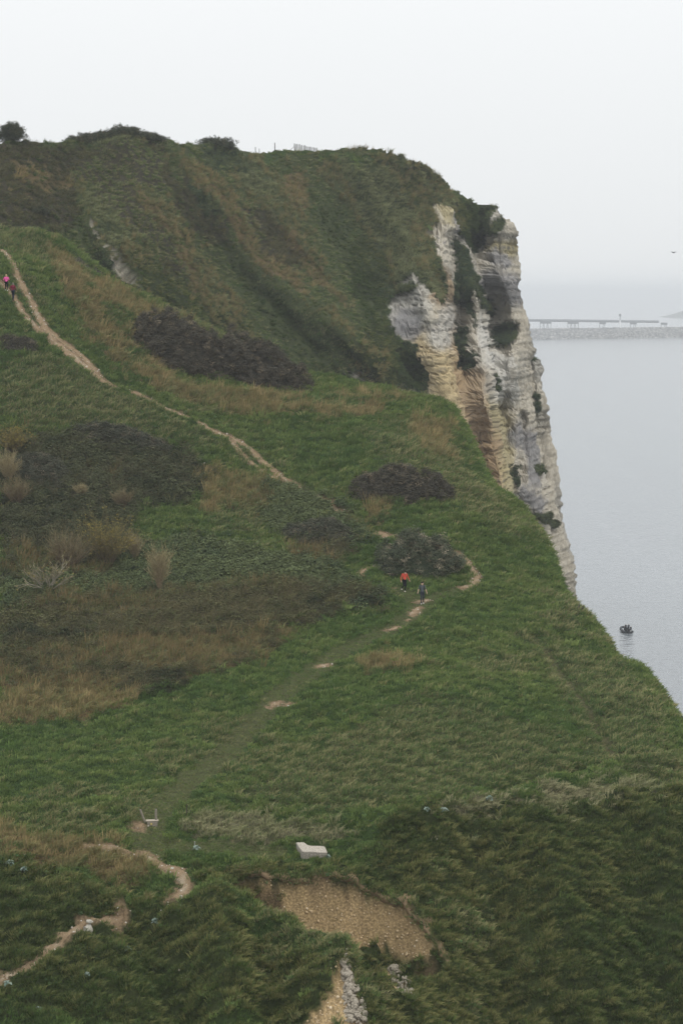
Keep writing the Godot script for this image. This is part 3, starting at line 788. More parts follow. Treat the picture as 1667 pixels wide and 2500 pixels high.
func hash1(i: int, j := 0) -> float:
	var n := (i * 374761393 + j * 668265263 + 97) & 0x7fffffff
	n = ((n ^ (n >> 13)) * 1274126177) & 0x7fffffff
	return float((n ^ (n >> 16)) & 0xffff) / 65535.0

func headland_z(x: float, y: float) -> float:
	var z := h_sheet.at(x, y)
	var q := Vector2(x, y)
	for r in ribs:
		if not r.box.has_point(q): continue
		var d: float = nearest_on(r.line, q).distance_to(q) / r.half
		if d < 1.0: z += r.amp * (1.0 - d) * (1.0 - 0.35 * d)
	return z

var rib_out := PackedFloat32Array()       # how far a rib stands out (or a gully in)
var hz := PackedFloat32Array()            # headland_z on a raster
const HS := 0.35
const HNX := 312
const HNY := 326

func hz_at(x: float, y: float) -> float:
	var fx := clampf((x + 61.0) / HS, 0, HNX - 1.001)
	var fy := clampf((y + 11.0) / HS, 0, HNY - 1.001)
	var i := int(fx)
	var j := int(fy)
	fx -= i
	fy -= j
	var k := j * HNX + i
	return lerpf(lerpf(hz[k], hz[k + 1], fx), lerpf(hz[k + HNX], hz[k + HNX + 1], fx), fy)

func is_chalk(x: float, y: float) -> bool:
	var n := (noise.get_noise_2d(x * 12, y * 12) * 0.5 + fine.get_noise_2d(x * 15, y * 15) * 0.6) * (1.0 if x > 0.0 else 0.4)
	var q := Vector2(x + n, y + n * 0.7)
	return s_cover.at(q.x, q.y) == 99

func build_headland():
	var pts := PackedVector2Array()
	var vals := PackedFloat64Array()
	for e in HEADLAND_POINTS:
		pts.append(Vector2(e[0], e[1]))
		vals.append(e[2])
	h_sheet = Sheet.new(Plate.new(pts, vals, 0.05), Vector2(-62, -12), Vector2(48, 104), 1.0)
	for e in HEADLAND_RIBS:
		var line := area_of(e.slice(2))
		var box := Rect2(line[0], Vector2.ZERO)
		for q in line: box = box.expand(q)
		ribs.append({"amp": e[0], "half": e[1], "line": line, "box": box.grow(e[1])})
	hz.resize(HNX * HNY)
	rib_out.resize(HNX * HNY)
	for j in HNY:
		for i in HNX:
			var x := -61.0 + i * HS
			var y := -11.0 + j * HS
			hz[j * HNX + i] = headland_z(x, y) if x > -9.0 or y > 45.0 else h_sheet.at(x, y)
			rib_out[j * HNX + i] = hz[j * HNX + i] - h_sheet.at(x, y)
	chalk_poly = area_of(CHALK)
	s_cover = Cover.new(Vector2(-62, -12), Vector2(48, 104), 0.25)
	s_cover.v.fill(ROUGH)
	s_cover.fill(chalk_poly, 99)
	for e in SLOPE_COVER:
		s_cover.fill(area_of(e.slice(1)), e[0])
	# columns follow the skyline, rows run down from it
	var tops := []
	for i in HEADLAND_TOP.size() - 1:
		var a := Vector3(HEADLAND_TOP[i][0], HEADLAND_TOP[i][1], HEADLAND_TOP[i][2])
		var b := Vector3(HEADLAND_TOP[i + 1][0], HEADLAND_TOP[i + 1][1], HEADLAND_TOP[i + 1][2])
		var n := maxi(1, int(Vector2(a.x - b.x, a.y - b.y).length() / (0.5 if a.x < 5.0 else 0.26)))
		for k in n: tops.append(a.lerp(b, float(k) / n))
	var split := 0
	while tops[split].x < 5.0: split += 1
	patch(tops.slice(0, split + 1), 130)
	patch(tops.slice(split), 370)

func patch(tops: Array, nr: int):
	var nc := tops.size()
	var v := PackedVector3Array()
	var col := PackedColorArray()
	var chalk := PackedByteArray()
	v.resize(nc * (nr + 3))
	col.resize(nc * (nr + 3))
	chalk.resize(nc * (nr + 3))
	for c in nc:
		var t: Vector3 = tops[c]
		rim.append(Vector3.ZERO)
		var low := 52.0 if nr < 200 else -3.0
		var ytop := t.y + (0.5 * fine.get_noise_1d(t.x * 30) if t.x < 22.0 else 0.0)
		for r in nr:
			var y := lerpf(ytop, minf(low, ytop - 0.5), float(r) / (nr - 1))
			var x := t.x
			var z := hz_at(x, y)
			var k := c * (nr + 3) + r
			var e := 0.4
			var n := Vector3(-(hz_at(x + e, y) - hz_at(x - e, y)) / (2 * e), -(hz_at(x, y + e) - hz_at(x, y - e)) / (2 * e), 1).normalized()
			var ck := is_chalk(x, y)
			chalk[k] = 1 if ck else 0
			if ck:
				var yy := y + 0.5 * noise.get_noise_2d(x * 2.5, 10) + x * 0.03
				var bed := yy / 0.95 + 0.25 * sin(yy * 1.7)
				var li := int(floor(bed))
				var f := bed - li
				var along := (x * 0.8 - z * 0.6) / (1.6 + 1.6 * hash1(li, 5)) + hash1(li, 9) * 7.0
				var ji := int(floor(along))
				var out := (hash1(li) - 0.5) * 0.26 + (hash1(li / 5, 77) - 0.5) * 0.6 + (hash1(li / 2, ji) - 0.5) * 0.4 + (hash1(li, ji + 400) - 0.5) * 0.22
				var groove := smooth(0.3, 0.1, f) * (0.35 + 0.65 * hash1(li, 3))
				var joint := smooth(0.16, 0.0, along - ji) * 0.35
				out += 1.2 * noise.get_noise_3d(x * 9, y * 1.5, z * 9) + 0.28 * fine.get_noise_3d(x * 18, y * 11, z * 18) - groove * 0.4 - joint
				var cleft := (x * 0.8 - z * 0.6) / 5.5 + 0.35 * noise.get_noise_2d(y * 3, 40)
				out -= 1.5 * smooth(0.09, 0.0, absf(cleft - roundf(cleft))) * (0.3 + 0.7 * hash1(int(roundf(cleft)), 61))
				v[k] = Vector3(x, y, z) + n * out
				col[k] = chalk_colour(x, y, f, li)
			else:
				var lump := 0.6 * noise.get_noise_2d(x * 5, y * 5) + 1.3 * noise.get_noise_2d((x * 0.8 + y * 0.6) * 9, (y * 0.8 - x * 0.6) * 2.2) + 0.45 * fine.get_noise_2d(x * 9 + y * 5, y * 6)
				v[k] = Vector3(x, y, z) + n * lump
				var kind := slope_kind(x, y)
				col[k] = THATCH[kind if kind < 20 else IVY] * (1.0 + 0.3 * fine.get_noise_2d(x * 25, y * 25))
		rim[-1] = v[c * (nr + 3)]
		for r in 3:                                        # the plateau and the cliffs beyond the skyline
			var k := c * (nr + 3) + nr + r
			var d: float = [2.0, 12.0, 150.0][r]
			var w: Vector3 = v[c * (nr + 3)]
			v[k] = Vector3(w.x - (0.04 * d if t.x > 20.0 else 0.0), w.y - (0.05 if t.x < 20.0 else 0.02) * d, w.z - d)
			chalk[k] = 1 if t.x > 22.0 else 0
			col[k] = col[c * (nr + 3)] if t.x < 22.0 else Color(0.4, 0.38, 0.33)
	var ix_grass := PackedInt32Array()
	var ix_chalk := PackedInt32Array()
	var nor := PackedVector3Array()
	nor.resize(v.size())
	var s := nr + 3
	for c in nc - 1:
		for r in nr + 2:
			var a := c * s + r
			var b := a + s
			var q: PackedInt32Array
			if r < nr - 1: q = PackedInt32Array([a, b, b + 1, a, b + 1, a + 1])
			elif r == nr - 1:
				a = c * s
				b = a + s
				q = PackedInt32Array([a, b + nr, b, a, a + nr, b + nr])
			else: q = PackedInt32Array([a, b + 1, b, a, a + 1, b + 1])
			var n := Vector3.ZERO
			for h in 2:
				n = (v[q[h * 3 + 2]] - v[q[h * 3]]).cross(v[q[h * 3 + 1]] - v[q[h * 3]])
				for m in 3: nor[q[h * 3 + m]] += n
			var rock: int = chalk[q[0]] + chalk[q[1]] + chalk[q[2]]
			if rock >= 2: ix_chalk.append_array(q)
			else: ix_grass.append_array(q)
			if rock < 2 and r < nr - 1:
				var size := n.length()
				var p := v[a] + (v[b] - v[a]) * rng.randf() + (v[a + 1] - v[a]) * rng.randf()
				if p.x < 45.0 and p.y > 25.0:
					var tone := 1.3 * noise.get_noise_2d((p.x * 0.8 + p.y * 0.6) * 9 + 70, (p.y * 0.8 - p.x * 0.6) * 2.2) + 0.5 * fine.get_noise_2d(p.x * 5, p.y * 8 + 90)
					tone += clampf(0.3 * rib_out[clampi(roundi((p.y + 11.0) / HS), 0, HNY - 1) * HNX + clampi(roundi((p.x + 61.0) / HS), 0, HNX - 1)], -0.55, 0.6) + 0.14
					var far := 0.7 / pow(rng.randf_range(0.06, 1.0), 0.6) - 0.6
					var way := rng.randf() * TAU
					var kind := slope_kind(p.x + cos(way) * far, p.y + sin(way) * far)
					if kind == ROUGH and tone < -0.35: kind = SLOPE
					if (kind == ROUGH or kind == SLOPE) and tone > 0.42: kind = PALE if tone > 0.75 else DRY
					if kind == SCRUB and tone > 0.35: kind = ROUGH
					if kind == DRY and tone < -0.3: kind = ROUGH
					if kind == ROUGH and tone < -0.42: kind = SCRUB
					if kind > 20: kind = IVY
					var clump := fine.get_noise_2d(p.x * 15, p.y * 15 + 50)
					plant(kind, p, n.normalized(), size * 0.6 * clampf(1.0 + 1.6 * clump, 0.25, 1.9), 1.2 * clampf(1.0 + 0.6 * clump, 0.7, 1.4), tone + clump * 0.6, 0.35)
	for i in nor.size(): nor[i] = nor[i].normalized()
	if ix_chalk.size():
		var rock := ArrayMesh.new()
		var arr := []
		arr.resize(Mesh.ARRAY_MAX)
		arr[Mesh.ARRAY_VERTEX] = v
		arr[Mesh.ARRAY_COLOR] = col
		arr[Mesh.ARRAY_INDEX] = ix_chalk
		rock.add_surface_from_arrays(Mesh.PRIMITIVE_TRIANGLES, arr)
		structure("chalk_cliff", rock, tinted(0.92, 0.2, noise_tex(0.035, 0.6, 5, 21), 0.3, bump_tex(0.05, 8.0, 22)))
	structure("headland_slope", array_mesh(v, ix_grass, col, nor), tinted(0.95, 0.1, noise_tex(0.02, 0.45, 5, 8), 0.4, bump_tex(0.03, 6.0)))

func slope_kind(x: float, y: float) -> int:
	var n := noise.get_noise_2d(x * 9, y * 9) * 1.5 + fine.get_noise_2d(x * 12, y * 12) * 1.2
	var m := noise.get_noise_2d(x * 9 + 300, y * 9) * 1.5 + fine.get_noise_2d(x * 12, y * 12 + 200) * 1.2
	return s_cover.at(x + n * 0.8, y + m)

const STAIN = [Color(0.44, 0.32, 0.19), Color(0.58, 0.46, 0.26), Color(0.27, 0.265, 0.27), Color(0.44, 0.38, 0.21), Color(0.62, 0.60, 0.55)]
var stain_list := []
var rim := []                             # the skyline as built

func rim_at(x: float) -> Vector3:
	var best: Vector3 = rim[0]
	for p in rim:
		if absf(p.x - x) < absf(best.x - x): best = p
	return best


func chalk_colour(x: float, y: float, f: float, li: int) -> Color:
	var c := Color(0.585, 0.535, 0.44)
	c = c.lerp(Color(0.46, 0.44, 0.39), smooth(-0.1, 0.5, noise.get_noise_2d(x * 8 + 40, y * 3.0)))   # weathered grey patches
	if stain_list.is_empty():
		for e in CHALK_STAINS: stain_list.append([e[0], e[1], area_of(e.slice(2))])
	var q := Vector2(x + 1.2 * noise.get_noise_2d(x * 10, y * 4), y + 1.5 * noise.get_noise_2d(x * 6, y * 6 + 70))
	for e in stain_list:
		var line: PackedVector2Array = e[2]
		var d := nearest_on(line, q).distance_to(q)
		if d < e[1]: c = c.lerp(STAIN[e[0]], 0.85 * smooth(e[1], e[1] * 0.35, d + 0.6 * fine.get_noise_2d(x * 14, y * 10)))
	var flints := smooth(0.72, 0.8, hash1(li, 11)) * smooth(0.22, 0.1, absf(f - 0.6)) * smooth(0.0, 0.25, fine.get_noise_2d(x * 26, li * 9.0))
	c = c.lerp(Color(0.13, 0.128, 0.13), flints * 0.8)         # nodules of dark flint in rows
	return c * (1.0 + 0.22 * fine.get_noise_2d(x * 40, y * 40))

# ---------------------------------------------------------------- paths and loose stones
func build_paths():
	var m := tinted(0.95, 0.15, noise_tex(0.03, 0.6, 5, 41), 0.9, bump_tex(0.04, 7.0, 42))
	for e in PATHS:
		var line := area_of(e.slice(1))
		var c := Curve2D.new()
		for q in line: c.add_point(q)
		var pts := PackedVector2Array()
		var n := maxi(3, int(c.get_baked_length() / 0.22))
		for k in n + 1: pts.append(c.sample_baked(c.get_baked_length() * k / n))
		var v := PackedVector3Array()
		var col := PackedColorArray()
		var ix := PackedInt32Array()
		for k in pts.size():
			var d := (pts[mini(k + 1, n)] - pts[maxi(k - 1, 0)]).normalized()
			var s := Vector2(-d.y, d.x)
			var taper := clampf(minf(k, n - k) / 2.0, 0.25, 1.0)
			var mid := fine.get_noise_2d(pts[k].x * 10, pts[k].y * 10) * 0.25
			for a in 9:
				var u: float = (a - 4) / 4.0
				var w: float = e[0] * taper * (1.0 + 0.6 * fine.get_noise_2d(pts[k].x * 22 + a / 4 * 50, pts[k].y * 22))
				var q: Vector2 = pts[k] + s * (u * w + mid * e[0])
				v.append(Vector3(q.x, ground(q.x, q.y) + 0.035 - 0.06 * pow(absf(u), 6.0) + 0.03 * fine.get_noise_2d(q.x * 40, q.y * 40), q.y))
				var pale := smooth(0.1, 0.6, fine.get_noise_2d(q.x * 16, q.y * 16 + 40))
				col.append(DIRT.lerp(Color(0.38, 0.33, 0.25), pale * 0.55) * (1.1 + 0.35 * fine.get_noise_2d(q.x * 50, q.y * 50)))
		for k in n:
			for a in 8:
				var i := k * 9 + a
				ix.append_array(PackedInt32Array([i, i + 9, i + 10, i, i + 10, i + 1]))
		var st := SurfaceTool.new()
		st.create_from_arrays(array_mesh(v, ix, col).surface_get_arrays(0))
		st.generate_normals()
		structure("footpath", st.commit(), m)

func scatter_stones():
	var rubble := PackedFloat32Array()
	var chalks := PackedFloat32Array()
	for j in range(2, GNZ - 2):
		var z := GZ + (j + 0.5) * GS
		for i in range(2, GNX - 2):
			var x := GX + (i + 0.5) * GS
			if absf(x) > 0.172 * -z + 4.0: continue
			var g := j * GNX + i
			if gh[g] < 20.0: continue
			var k := kind_at(x, z) if z > -104.0 else 0
			var n := 0
			if k == EARTH: n = 3
			elif trod[g] > 0.6 and rng.randf() < 0.35: n = 1
			elif z > -102.0 and k == SLOPE and rng.randf() < 0.004: n = 1
			elif rng.randf() < 0.0003: n = 1
			for t in n:
				var s := 0.045 / pow(rng.randf_range(0.05, 1.0), 0.45)
				var q := Vector2(x + rng.randf_range(-0.14, 0.14), z + rng.randf_range(-0.14, 0.14))
				var b := Basis.from_euler(Vector3(rng.randf() * 6, rng.randf() * 6, rng.randf() * 6)).scaled(Vector3.ONE * s)
				var c := Color(0.40, 0.30, 0.18).lerp(Color(0.56, 0.47, 0.34), pow(rng.randf(), 2.0)) if k == EARTH else Color(0.38, 0.33, 0.27).lerp(Color(0.56, 0.54, 0.49), rng.randf())
				push(rubble if k == EARTH else chalks, b, ground_point(q.x, q.y, s * 0.2), c * rng.randf_range(0.8, 1.1))
	var m := tinted(0.95, 0.2)
	tag(copies("rubble", stone_mesh(3), m, rubble), "loose brown rubble and flints on the bare slumped earth", "rubble", "", "stuff")
	tag(copies("chalk_stones", stone_mesh(4), m, chalks), "small chalk stones strewn on the paths and turf", "stones", "", "stuff")

# ---------------------------------------------------------------- bushes, shrubs and trees
const LEAF_TONES = [[Color(0.042, 0.040, 0.031), Color(0.078, 0.071, 0.053), Color(0.150, 0.122, 0.085)], [Color(0.042, 0.054, 0.034), Color(0.082, 0.092, 0.058), Color(0.240, 0.210, 0.150)], [Color(0.036, 0.042, 0.030), Color(0.070, 0.072, 0.048), Color(0.120, 0.100, 0.070)], [Color(0.032, 0.040, 0.026), Color(0.062, 0.068, 0.038), Color(0.100, 0.085, 0.050)]]

func bramble_bush(where: Vector2, rx: float, rz: float, h: float, turn: float, tones: int, label: String):
	var t := thing("bramble_bush", label, "bush", ground_point(where.x, where.y), turn, "bramble bushes")
	var leaves := PackedFloat32Array()
	var arcs := PackedFloat32Array()
	var n := int(rx * rz * 80)
	var back := Basis(Vector3.UP, -turn)
	for k in n:
		var a := rng.randf() * TAU
		var r := sqrt(rng.randf())
		var p := Vector3(cos(a) * r * rx, 0, sin(a) * r * rz)
		var edge := 1.0 + 0.25 * noise.get_noise_2d(cos(a) * 60 + where.x * 9, sin(a) * 60)
		var dome := h * pow(maxf(0.0, 1.0 - pow(r / edge, 2.0)), 0.7) * (0.8 + 0.45 * noise.get_noise_2d((where.x + p.x) * 40, (where.y + p.z) * 40) + 0.35 * fine.get_noise_2d((where.x + p.x) * 22, (where.y + p.z) * 22))
		var w := t.transform * p
		var g := ground(w.x, w.z) - t.position.y
		p.y = g + dome * (1.0 if rng.randf() < 0.7 else rng.randf())
		var c: Color = LEAF_TONES[tones][0].lerp(LEAF_TONES[tones][1], rng.randf())
		if rng.randf() < 0.09: c = LEAF_TONES[tones][2]
		push(leaves, Basis.from_euler(Vector3(rng.randf_range(-0.5, 0.5), rng.randf() * TAU, rng.randf_range(-0.5, 0.5))).scaled(Vector3.ONE * rng.randf_range(0.8, 1.4)), p, c * rng.randf_range(0.8, 1.2))
		if k % 3 == 0:
			push(arcs, Basis.from_euler(Vector3(rng.randf_range(-0.9, 0.9), rng.randf() * TAU, rng.randf_range(-0.9, 0.9))).scaled(Vector3.ONE * rng.randf_range(0.6, 1.0)), p - Vector3(0, 0.3, 0), LEAF_TONES[tones][2] * rng.randf_range(0.7, 1.3))
	# the tangle of canes inside
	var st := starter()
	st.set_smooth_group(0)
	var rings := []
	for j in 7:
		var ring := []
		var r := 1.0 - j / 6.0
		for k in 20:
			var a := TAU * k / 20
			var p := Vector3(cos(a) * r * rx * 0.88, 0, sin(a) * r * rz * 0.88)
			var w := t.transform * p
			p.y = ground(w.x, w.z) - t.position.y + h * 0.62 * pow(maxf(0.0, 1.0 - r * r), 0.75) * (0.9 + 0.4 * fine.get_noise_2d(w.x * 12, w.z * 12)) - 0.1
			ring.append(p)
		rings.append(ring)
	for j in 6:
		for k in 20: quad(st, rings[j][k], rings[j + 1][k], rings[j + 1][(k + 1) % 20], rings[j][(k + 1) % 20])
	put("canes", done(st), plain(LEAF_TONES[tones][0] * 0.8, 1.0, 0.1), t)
	var f := copies("foliage", plant_meshes[3], mats.leaf, leaves, t)
	f.set_meta("kind", "stuff")
	var b := copies("bare_stems", plant_meshes[4], mats.leaf, arcs, t)
	b.set_meta("kind", "stuff")

func grow(st: SurfaceTool, twigs: Dictionary, p: Vector3, d: Vector3, length: float, r: float, level: int, curl: float):
	var pts := [p]
	var radii := [r]
	for k in 3:
		d = (d + Vector3(rng.randf_range(-curl, curl), rng.randf_range(-curl, curl) * 0.6 + 0.04, rng.randf_range(-curl, curl))).normalized()
		p += d * length / 3.0
		pts.append(p)
		radii.append(r * (1.0 - 0.22 * (k + 1)))
		if level > 0:
			for q in 2:
				var side: Vector3 = (d + Vector3(rng.randf_range(-1, 1), rng.randf_range(-0.35, 0.6), rng.randf_range(-1, 1)) * 0.75).normalized()
				grow(st, twigs, p, side, length * rng.randf_range(0.45, 0.7), r * 0.5, level - 1, curl)
	if level > 0: tube(st, pts, radii, 4, false)
	else:
		for k in 3:
			var s: Vector3 = (pts[k + 1] - pts[k]).cross(Vector3(rng.randfn(), rng.randfn(), rng.randfn())).normalized() * maxf(r * 1.5, 0.010)
			twigs.v.append_array(PackedVector3Array([pts[k] - s, pts[k] + s, pts[k + 1] + s * 0.7, pts[k + 1] - s * 0.7]))
			var n: int = twigs.v.size() - 4
			twigs.i.append_array(PackedInt32Array([n, n + 1, n + 2, n, n + 2, n + 3]))
		twigs.ends.append(p)

func bare_shrub(where: Vector2, h: float, spread: float, kind: int, label: String):
	var t := thing("bare_shrub", label, "shrub", ground_point(where.x, where.y, -0.05), 0.0, "leafless shrubs in the scrub")
	var st := starter()
	var twigs := {"v": PackedVector3Array(), "i": PackedInt32Array(), "ends": PackedVector3Array()}
	var stems: int = [34, 34, 10, 30][kind]
	for k in stems:
		var a := TAU * k / stems + rng.randf_range(-0.3, 0.3)
		var out: float = rng.randf_range(0.1, 1.0) * spread / h * (1.1 if kind == 2 else 0.75)
		grow(st, twigs, Vector3(cos(a), 0, sin(a)) * spread * 0.12, Vector3(cos(a) * out, 1.0, sin(a) * out).normalized(), h * rng.randf_range(0.5, 0.8), [0.024, 0.024, 0.055, 0.016][kind], 2, [0.3, 0.3, 0.5, 0.16][kind])
	var tone: Color = [Color(0.15, 0.11, 0.075), Color(0.13, 0.10, 0.06), Color(0.22, 0.20, 0.155), Color(0.26, 0.20, 0.125)][kind]
	put("stems", done(st), plain(tone * 0.95, 0.95, 0.2), t)
	var tm := plain([Color(0.155, 0.128, 0.070), Color(0.150, 0.128, 0.056), Color(0.19, 0.168, 0.10), Color(0.24, 0.202, 0.110)][kind], 0.95, 0.2)
	tm.cull_mode = BaseMaterial3D.CULL_DISABLED
	put("twigs", array_mesh(twigs.v, twigs.i), tm, t)
	if kind == 1 or kind == 2:
		var leaves := PackedFloat32Array()
		for e in twigs.ends:
			if rng.randf() < (0.45 if kind == 1 else 0.12):
				push(leaves, Basis.from_euler(Vector3(rng.randf(), rng.randf() * 6, rng.randf())).scaled(Vector3.ONE * rng.randf_range(0.35, 0.7)), e, Color(0.27, 0.205, 0.05).lerp(Color(0.15, 0.135, 0.05), rng.randf()))
		copies("yellow_leaves", plant_meshes[5], mats.leaf, leaves, t).set_meta("kind", "stuff")

func leafy_bush(called: String, category: String, where: Vector3, r: float, h: float, tones: int, label: String, group: String, trunk := 0.0):
	var t := thing(called, label, category, where, 0.0, group)
	var st := starter()
	var twigs := {"v": PackedVector3Array(), "i": PackedInt32Array(), "ends": PackedVector3Array()}
	for k in 8:
		var a := TAU * k / 8.0 + rng.randf()
		grow(st, twigs, Vector3(cos(a) * 0.15, trunk, sin(a) * 0.15), Vector3(cos(a) * 0.8, 1.0, sin(a) * 0.8).normalized(), h * 0.5, 0.05, 2, 0.3)
	if trunk > 0.0: tube(st, [Vector3(0, -0.3, 0), Vector3(0.05, trunk * 0.6, 0), Vector3(0, trunk + 0.3, 0)], [0.2, 0.15, 0.12], 8)
	put("trunk" if trunk > 0.0 else "stems", done(st), plain(Color(0.07, 0.055, 0.045), 0.95, 0.2), t)
	var leaves := PackedFloat32Array()
	for k in int(r * r * h * 55):
		var d := Vector3(rng.randfn(), rng.randfn(), rng.randfn()).normalized()
		var q := pow(rng.randf(), 0.4) * (0.85 + 0.5 * noise.get_noise_3d(d.x * 70 + where.x * 30, d.y * 70, d.z * 70) + 0.4 * fine.get_noise_3d(d.x * 40, d.y * 40 + where.x, d.z * 40))
		var p := Vector3(d.x * r * q, trunk + h * 0.45 + d.y * h * 0.58 * q, d.z * r * q)
		var c: Color = LEAF_TONES[tones][0].lerp(LEAF_TONES[tones][1], rng.randf())
		if rng.randf() < 0.08: c = LEAF_TONES[tones][2]
		push(leaves, Basis.from_euler(Vector3(rng.randf(), rng.randf() * 6, rng.randf())).scaled(Vector3.ONE * rng.randf_range(0.7, 1.2)), p, c * rng.randf_range(0.8, 1.2))
	copies("crown", plant_meshes[3], mats.leaf, leaves, t).set_meta("kind", "stuff")

func wild_cabbage(where: Vector2, label: String):
	var t := thing("wild_cabbage", label, "plant", ground_point(where.x, where.y, 0.0), rng.randf() * 6, "wild cabbage plants")
	var m := tinted(0.6, 0.4)
	m.cull_mode = BaseMaterial3D.CULL_DISABLED
	var stem := starter()
	tube(stem, [Vector3(0, -0.1, 0), Vector3(0.02, 0.12, 0), Vector3(0, 0.25, 0.02)], [0.03, 0.025, 0.015], 6)
	put("stem", done(stem), plain(Color(0.12, 0.14, 0.09)), t)
	for k in 13:
		var a := k * 2.4 + rng.randf_range(-0.3, 0.3)
		var o := Vector3(cos(a), 0, sin(a))
		var s := Vector3(-sin(a), 0, cos(a))
		var l := rng.randf_range(0.14, 0.27)
		var lift := rng.randf_range(0.05, 0.5)
		var v := PackedVector3Array()
		var col := PackedColorArray()
		var c := Color(0.075, 0.115, 0.088).lerp(Color(0.13, 0.165, 0.135), rng.randf())
		for j in 5:
			var f := j / 4.0
			var w := l * 0.42 * sin(PI * (0.12 + 0.83 * f))
			var mid := Vector3(0, 0.12 + 0.16 * (1 - k / 13.0), 0) + o * l * f + Vector3.UP * l * (lift * f - 0.5 * f * f)
			for u in [-1, 0, 1]:
				v.append(mid + s * w * u + Vector3.UP * (0.25 * w * absf(u) + rng.randf_range(-0.01, 0.01)))
				col.append(c * (1.25 if u == 0 else 1.0))
		var ix := PackedInt32Array()
		for j in 4:
			for u in 2:
				var i := j * 3 + u
				ix.append_array(PackedInt32Array([i, i + 1, i + 4, i, i + 4, i + 3]))
		put("leaf", array_mesh(v, ix, col), m, t)

# ---------------------------------------------------------------- people
func capsule(p: Vector3, a: Vector3, b: Vector3, ra: float, rb: float) -> float:
	var ab := b - a
	var h := clampf((p - a).dot(ab) / maxf(ab.length_squared(), 1e-9), 0.0, 1.0)
	return p.distance_to(a + ab * h) - lerpf(ra, rb, h)

# a continuous skin round tapered bones [from, to, radius, radius, colour], as surface nets
func skin(st: SurfaceTool, bones: Array, cell: float, k: float):
	var lo := Vector3.ONE * 1e9
	var hi := -lo
	for b in bones:
		for q in 2:
			lo = lo.min(b[q] - Vector3.ONE * (b[2 + q] + 0.06))
			hi = hi.max(b[q] + Vector3.ONE * (b[2 + q] + 0.06))
	var n := Vector3i(((hi - lo) / cell).ceil()) + Vector3i.ONE
	var f := PackedFloat32Array()
	f.resize(n.x * n.y * n.z)
	f.fill(1.0)
	var own := PackedFloat32Array()
	own.resize(f.size())
	own.fill(9.0)
	var which := PackedByteArray()
	which.resize(f.size())
	for bi in bones.size():
		var b: Array = bones[bi]
		var pad := Vector3.ONE * (maxf(b[2], b[3]) + maxf(2.5 * cell, 0.04))
		var i0 := Vector3i(((b[0].min(b[1]) - pad - lo) / cell).floor()).clamp(Vector3i.ZERO, n - Vector3i.ONE)
		var i1 := Vector3i(((b[0].max(b[1]) + pad - lo) / cell).ceil()).clamp(Vector3i.ZERO, n - Vector3i.ONE)
		for z in range(i0.z, i1.z + 1):
			for y in range(i0.y, i1.y + 1):
				for x in range(i0.x, i1.x + 1):
					var at := (z * n.y + y) * n.x + x
					var d := capsule(lo + Vector3(x, y, z) * cell, b[0], b[1], b[2], b[3])
					if d < own[at]:
						own[at] = d
						which[at] = bi
					var e := f[at]
					var t := maxf(k - absf(d - e), 0.0) / k
					f[at] = minf(d, e) - t * t * k * 0.25
	var id := {}
	var v := PackedVector3Array()
	var nr := PackedVector3Array()
	var vc := PackedColorArray()
	var corner := [Vector3i(0, 0, 0), Vector3i(1, 0, 0), Vector3i(0, 1, 0), Vector3i(1, 1, 0), Vector3i(0, 0, 1), Vector3i(1, 0, 1), Vector3i(0, 1, 1), Vector3i(1, 1, 1)]
	var edges := [[0, 1], [2, 3], [4, 5], [6, 7], [0, 2], [1, 3], [4, 6], [5, 7], [0, 4], [1, 5], [2, 6], [3, 7]]
	var sy := n.x
	var sz := n.x * n.y
	for z in n.z - 1:
		for y in n.y - 1:
			for x in n.x - 1:
				var at := z * sz + y * sy + x
				var val := [f[at], f[at + 1], f[at + sy], f[at + sy + 1], f[at + sz], f[at + sz + 1], f[at + sz + sy], f[at + sz + sy + 1]]
				var inside := 0
				for q in 8:
					if val[q] < 0.0: inside += 1
				if inside == 0 or inside == 8: continue
				var sum := Vector3.ZERO
				var cnt := 0
				for e in edges:
					var a: float = val[e[0]]
					var b: float = val[e[1]]
					if (a < 0.0) != (b < 0.0):
						sum += Vector3(corner[e[0]]).lerp(Vector3(corner[e[1]]), a / (a - b))
						cnt += 1
				id[at] = v.size()
				v.append(lo + (Vector3(x, y, z) + sum / cnt) * cell)
				nr.append(Vector3(val[1] + val[3] + val[5] + val[7] - val[0] - val[2] - val[4] - val[6], val[2] + val[3] + val[6] + val[7] - val[0] - val[1] - val[4] - val[5], val[4] + val[5] + val[6] + val[7] - val[0] - val[1] - val[2] - val[3]).normalized())
				vc.append(bones[which[at]][4])
	for at in id:
		for ax in 3:
			var step: int = [1, sy, sz][ax]
			var s1: int = [sy, sz, 1][ax]
			var s2: int = [sz, 1, sy][ax]
			if at + step >= f.size(): continue
			if (f[at] < 0.0) == (f[at + step] < 0.0): continue
			if not (id.has(at - s1) and id.has(at - s2) and id.has(at - s1 - s2)): continue
			var q := [id[at], id[at - s1], id[at - s1 - s2], id[at - s2]]
			if f[at] < 0.0: q.reverse()
			for m in [0, 1, 2, 0, 2, 3]:
				st.set_color(vc[q[m]])
				st.set_normal(nr[q[m]])
				st.add_vertex(v[q[m]])

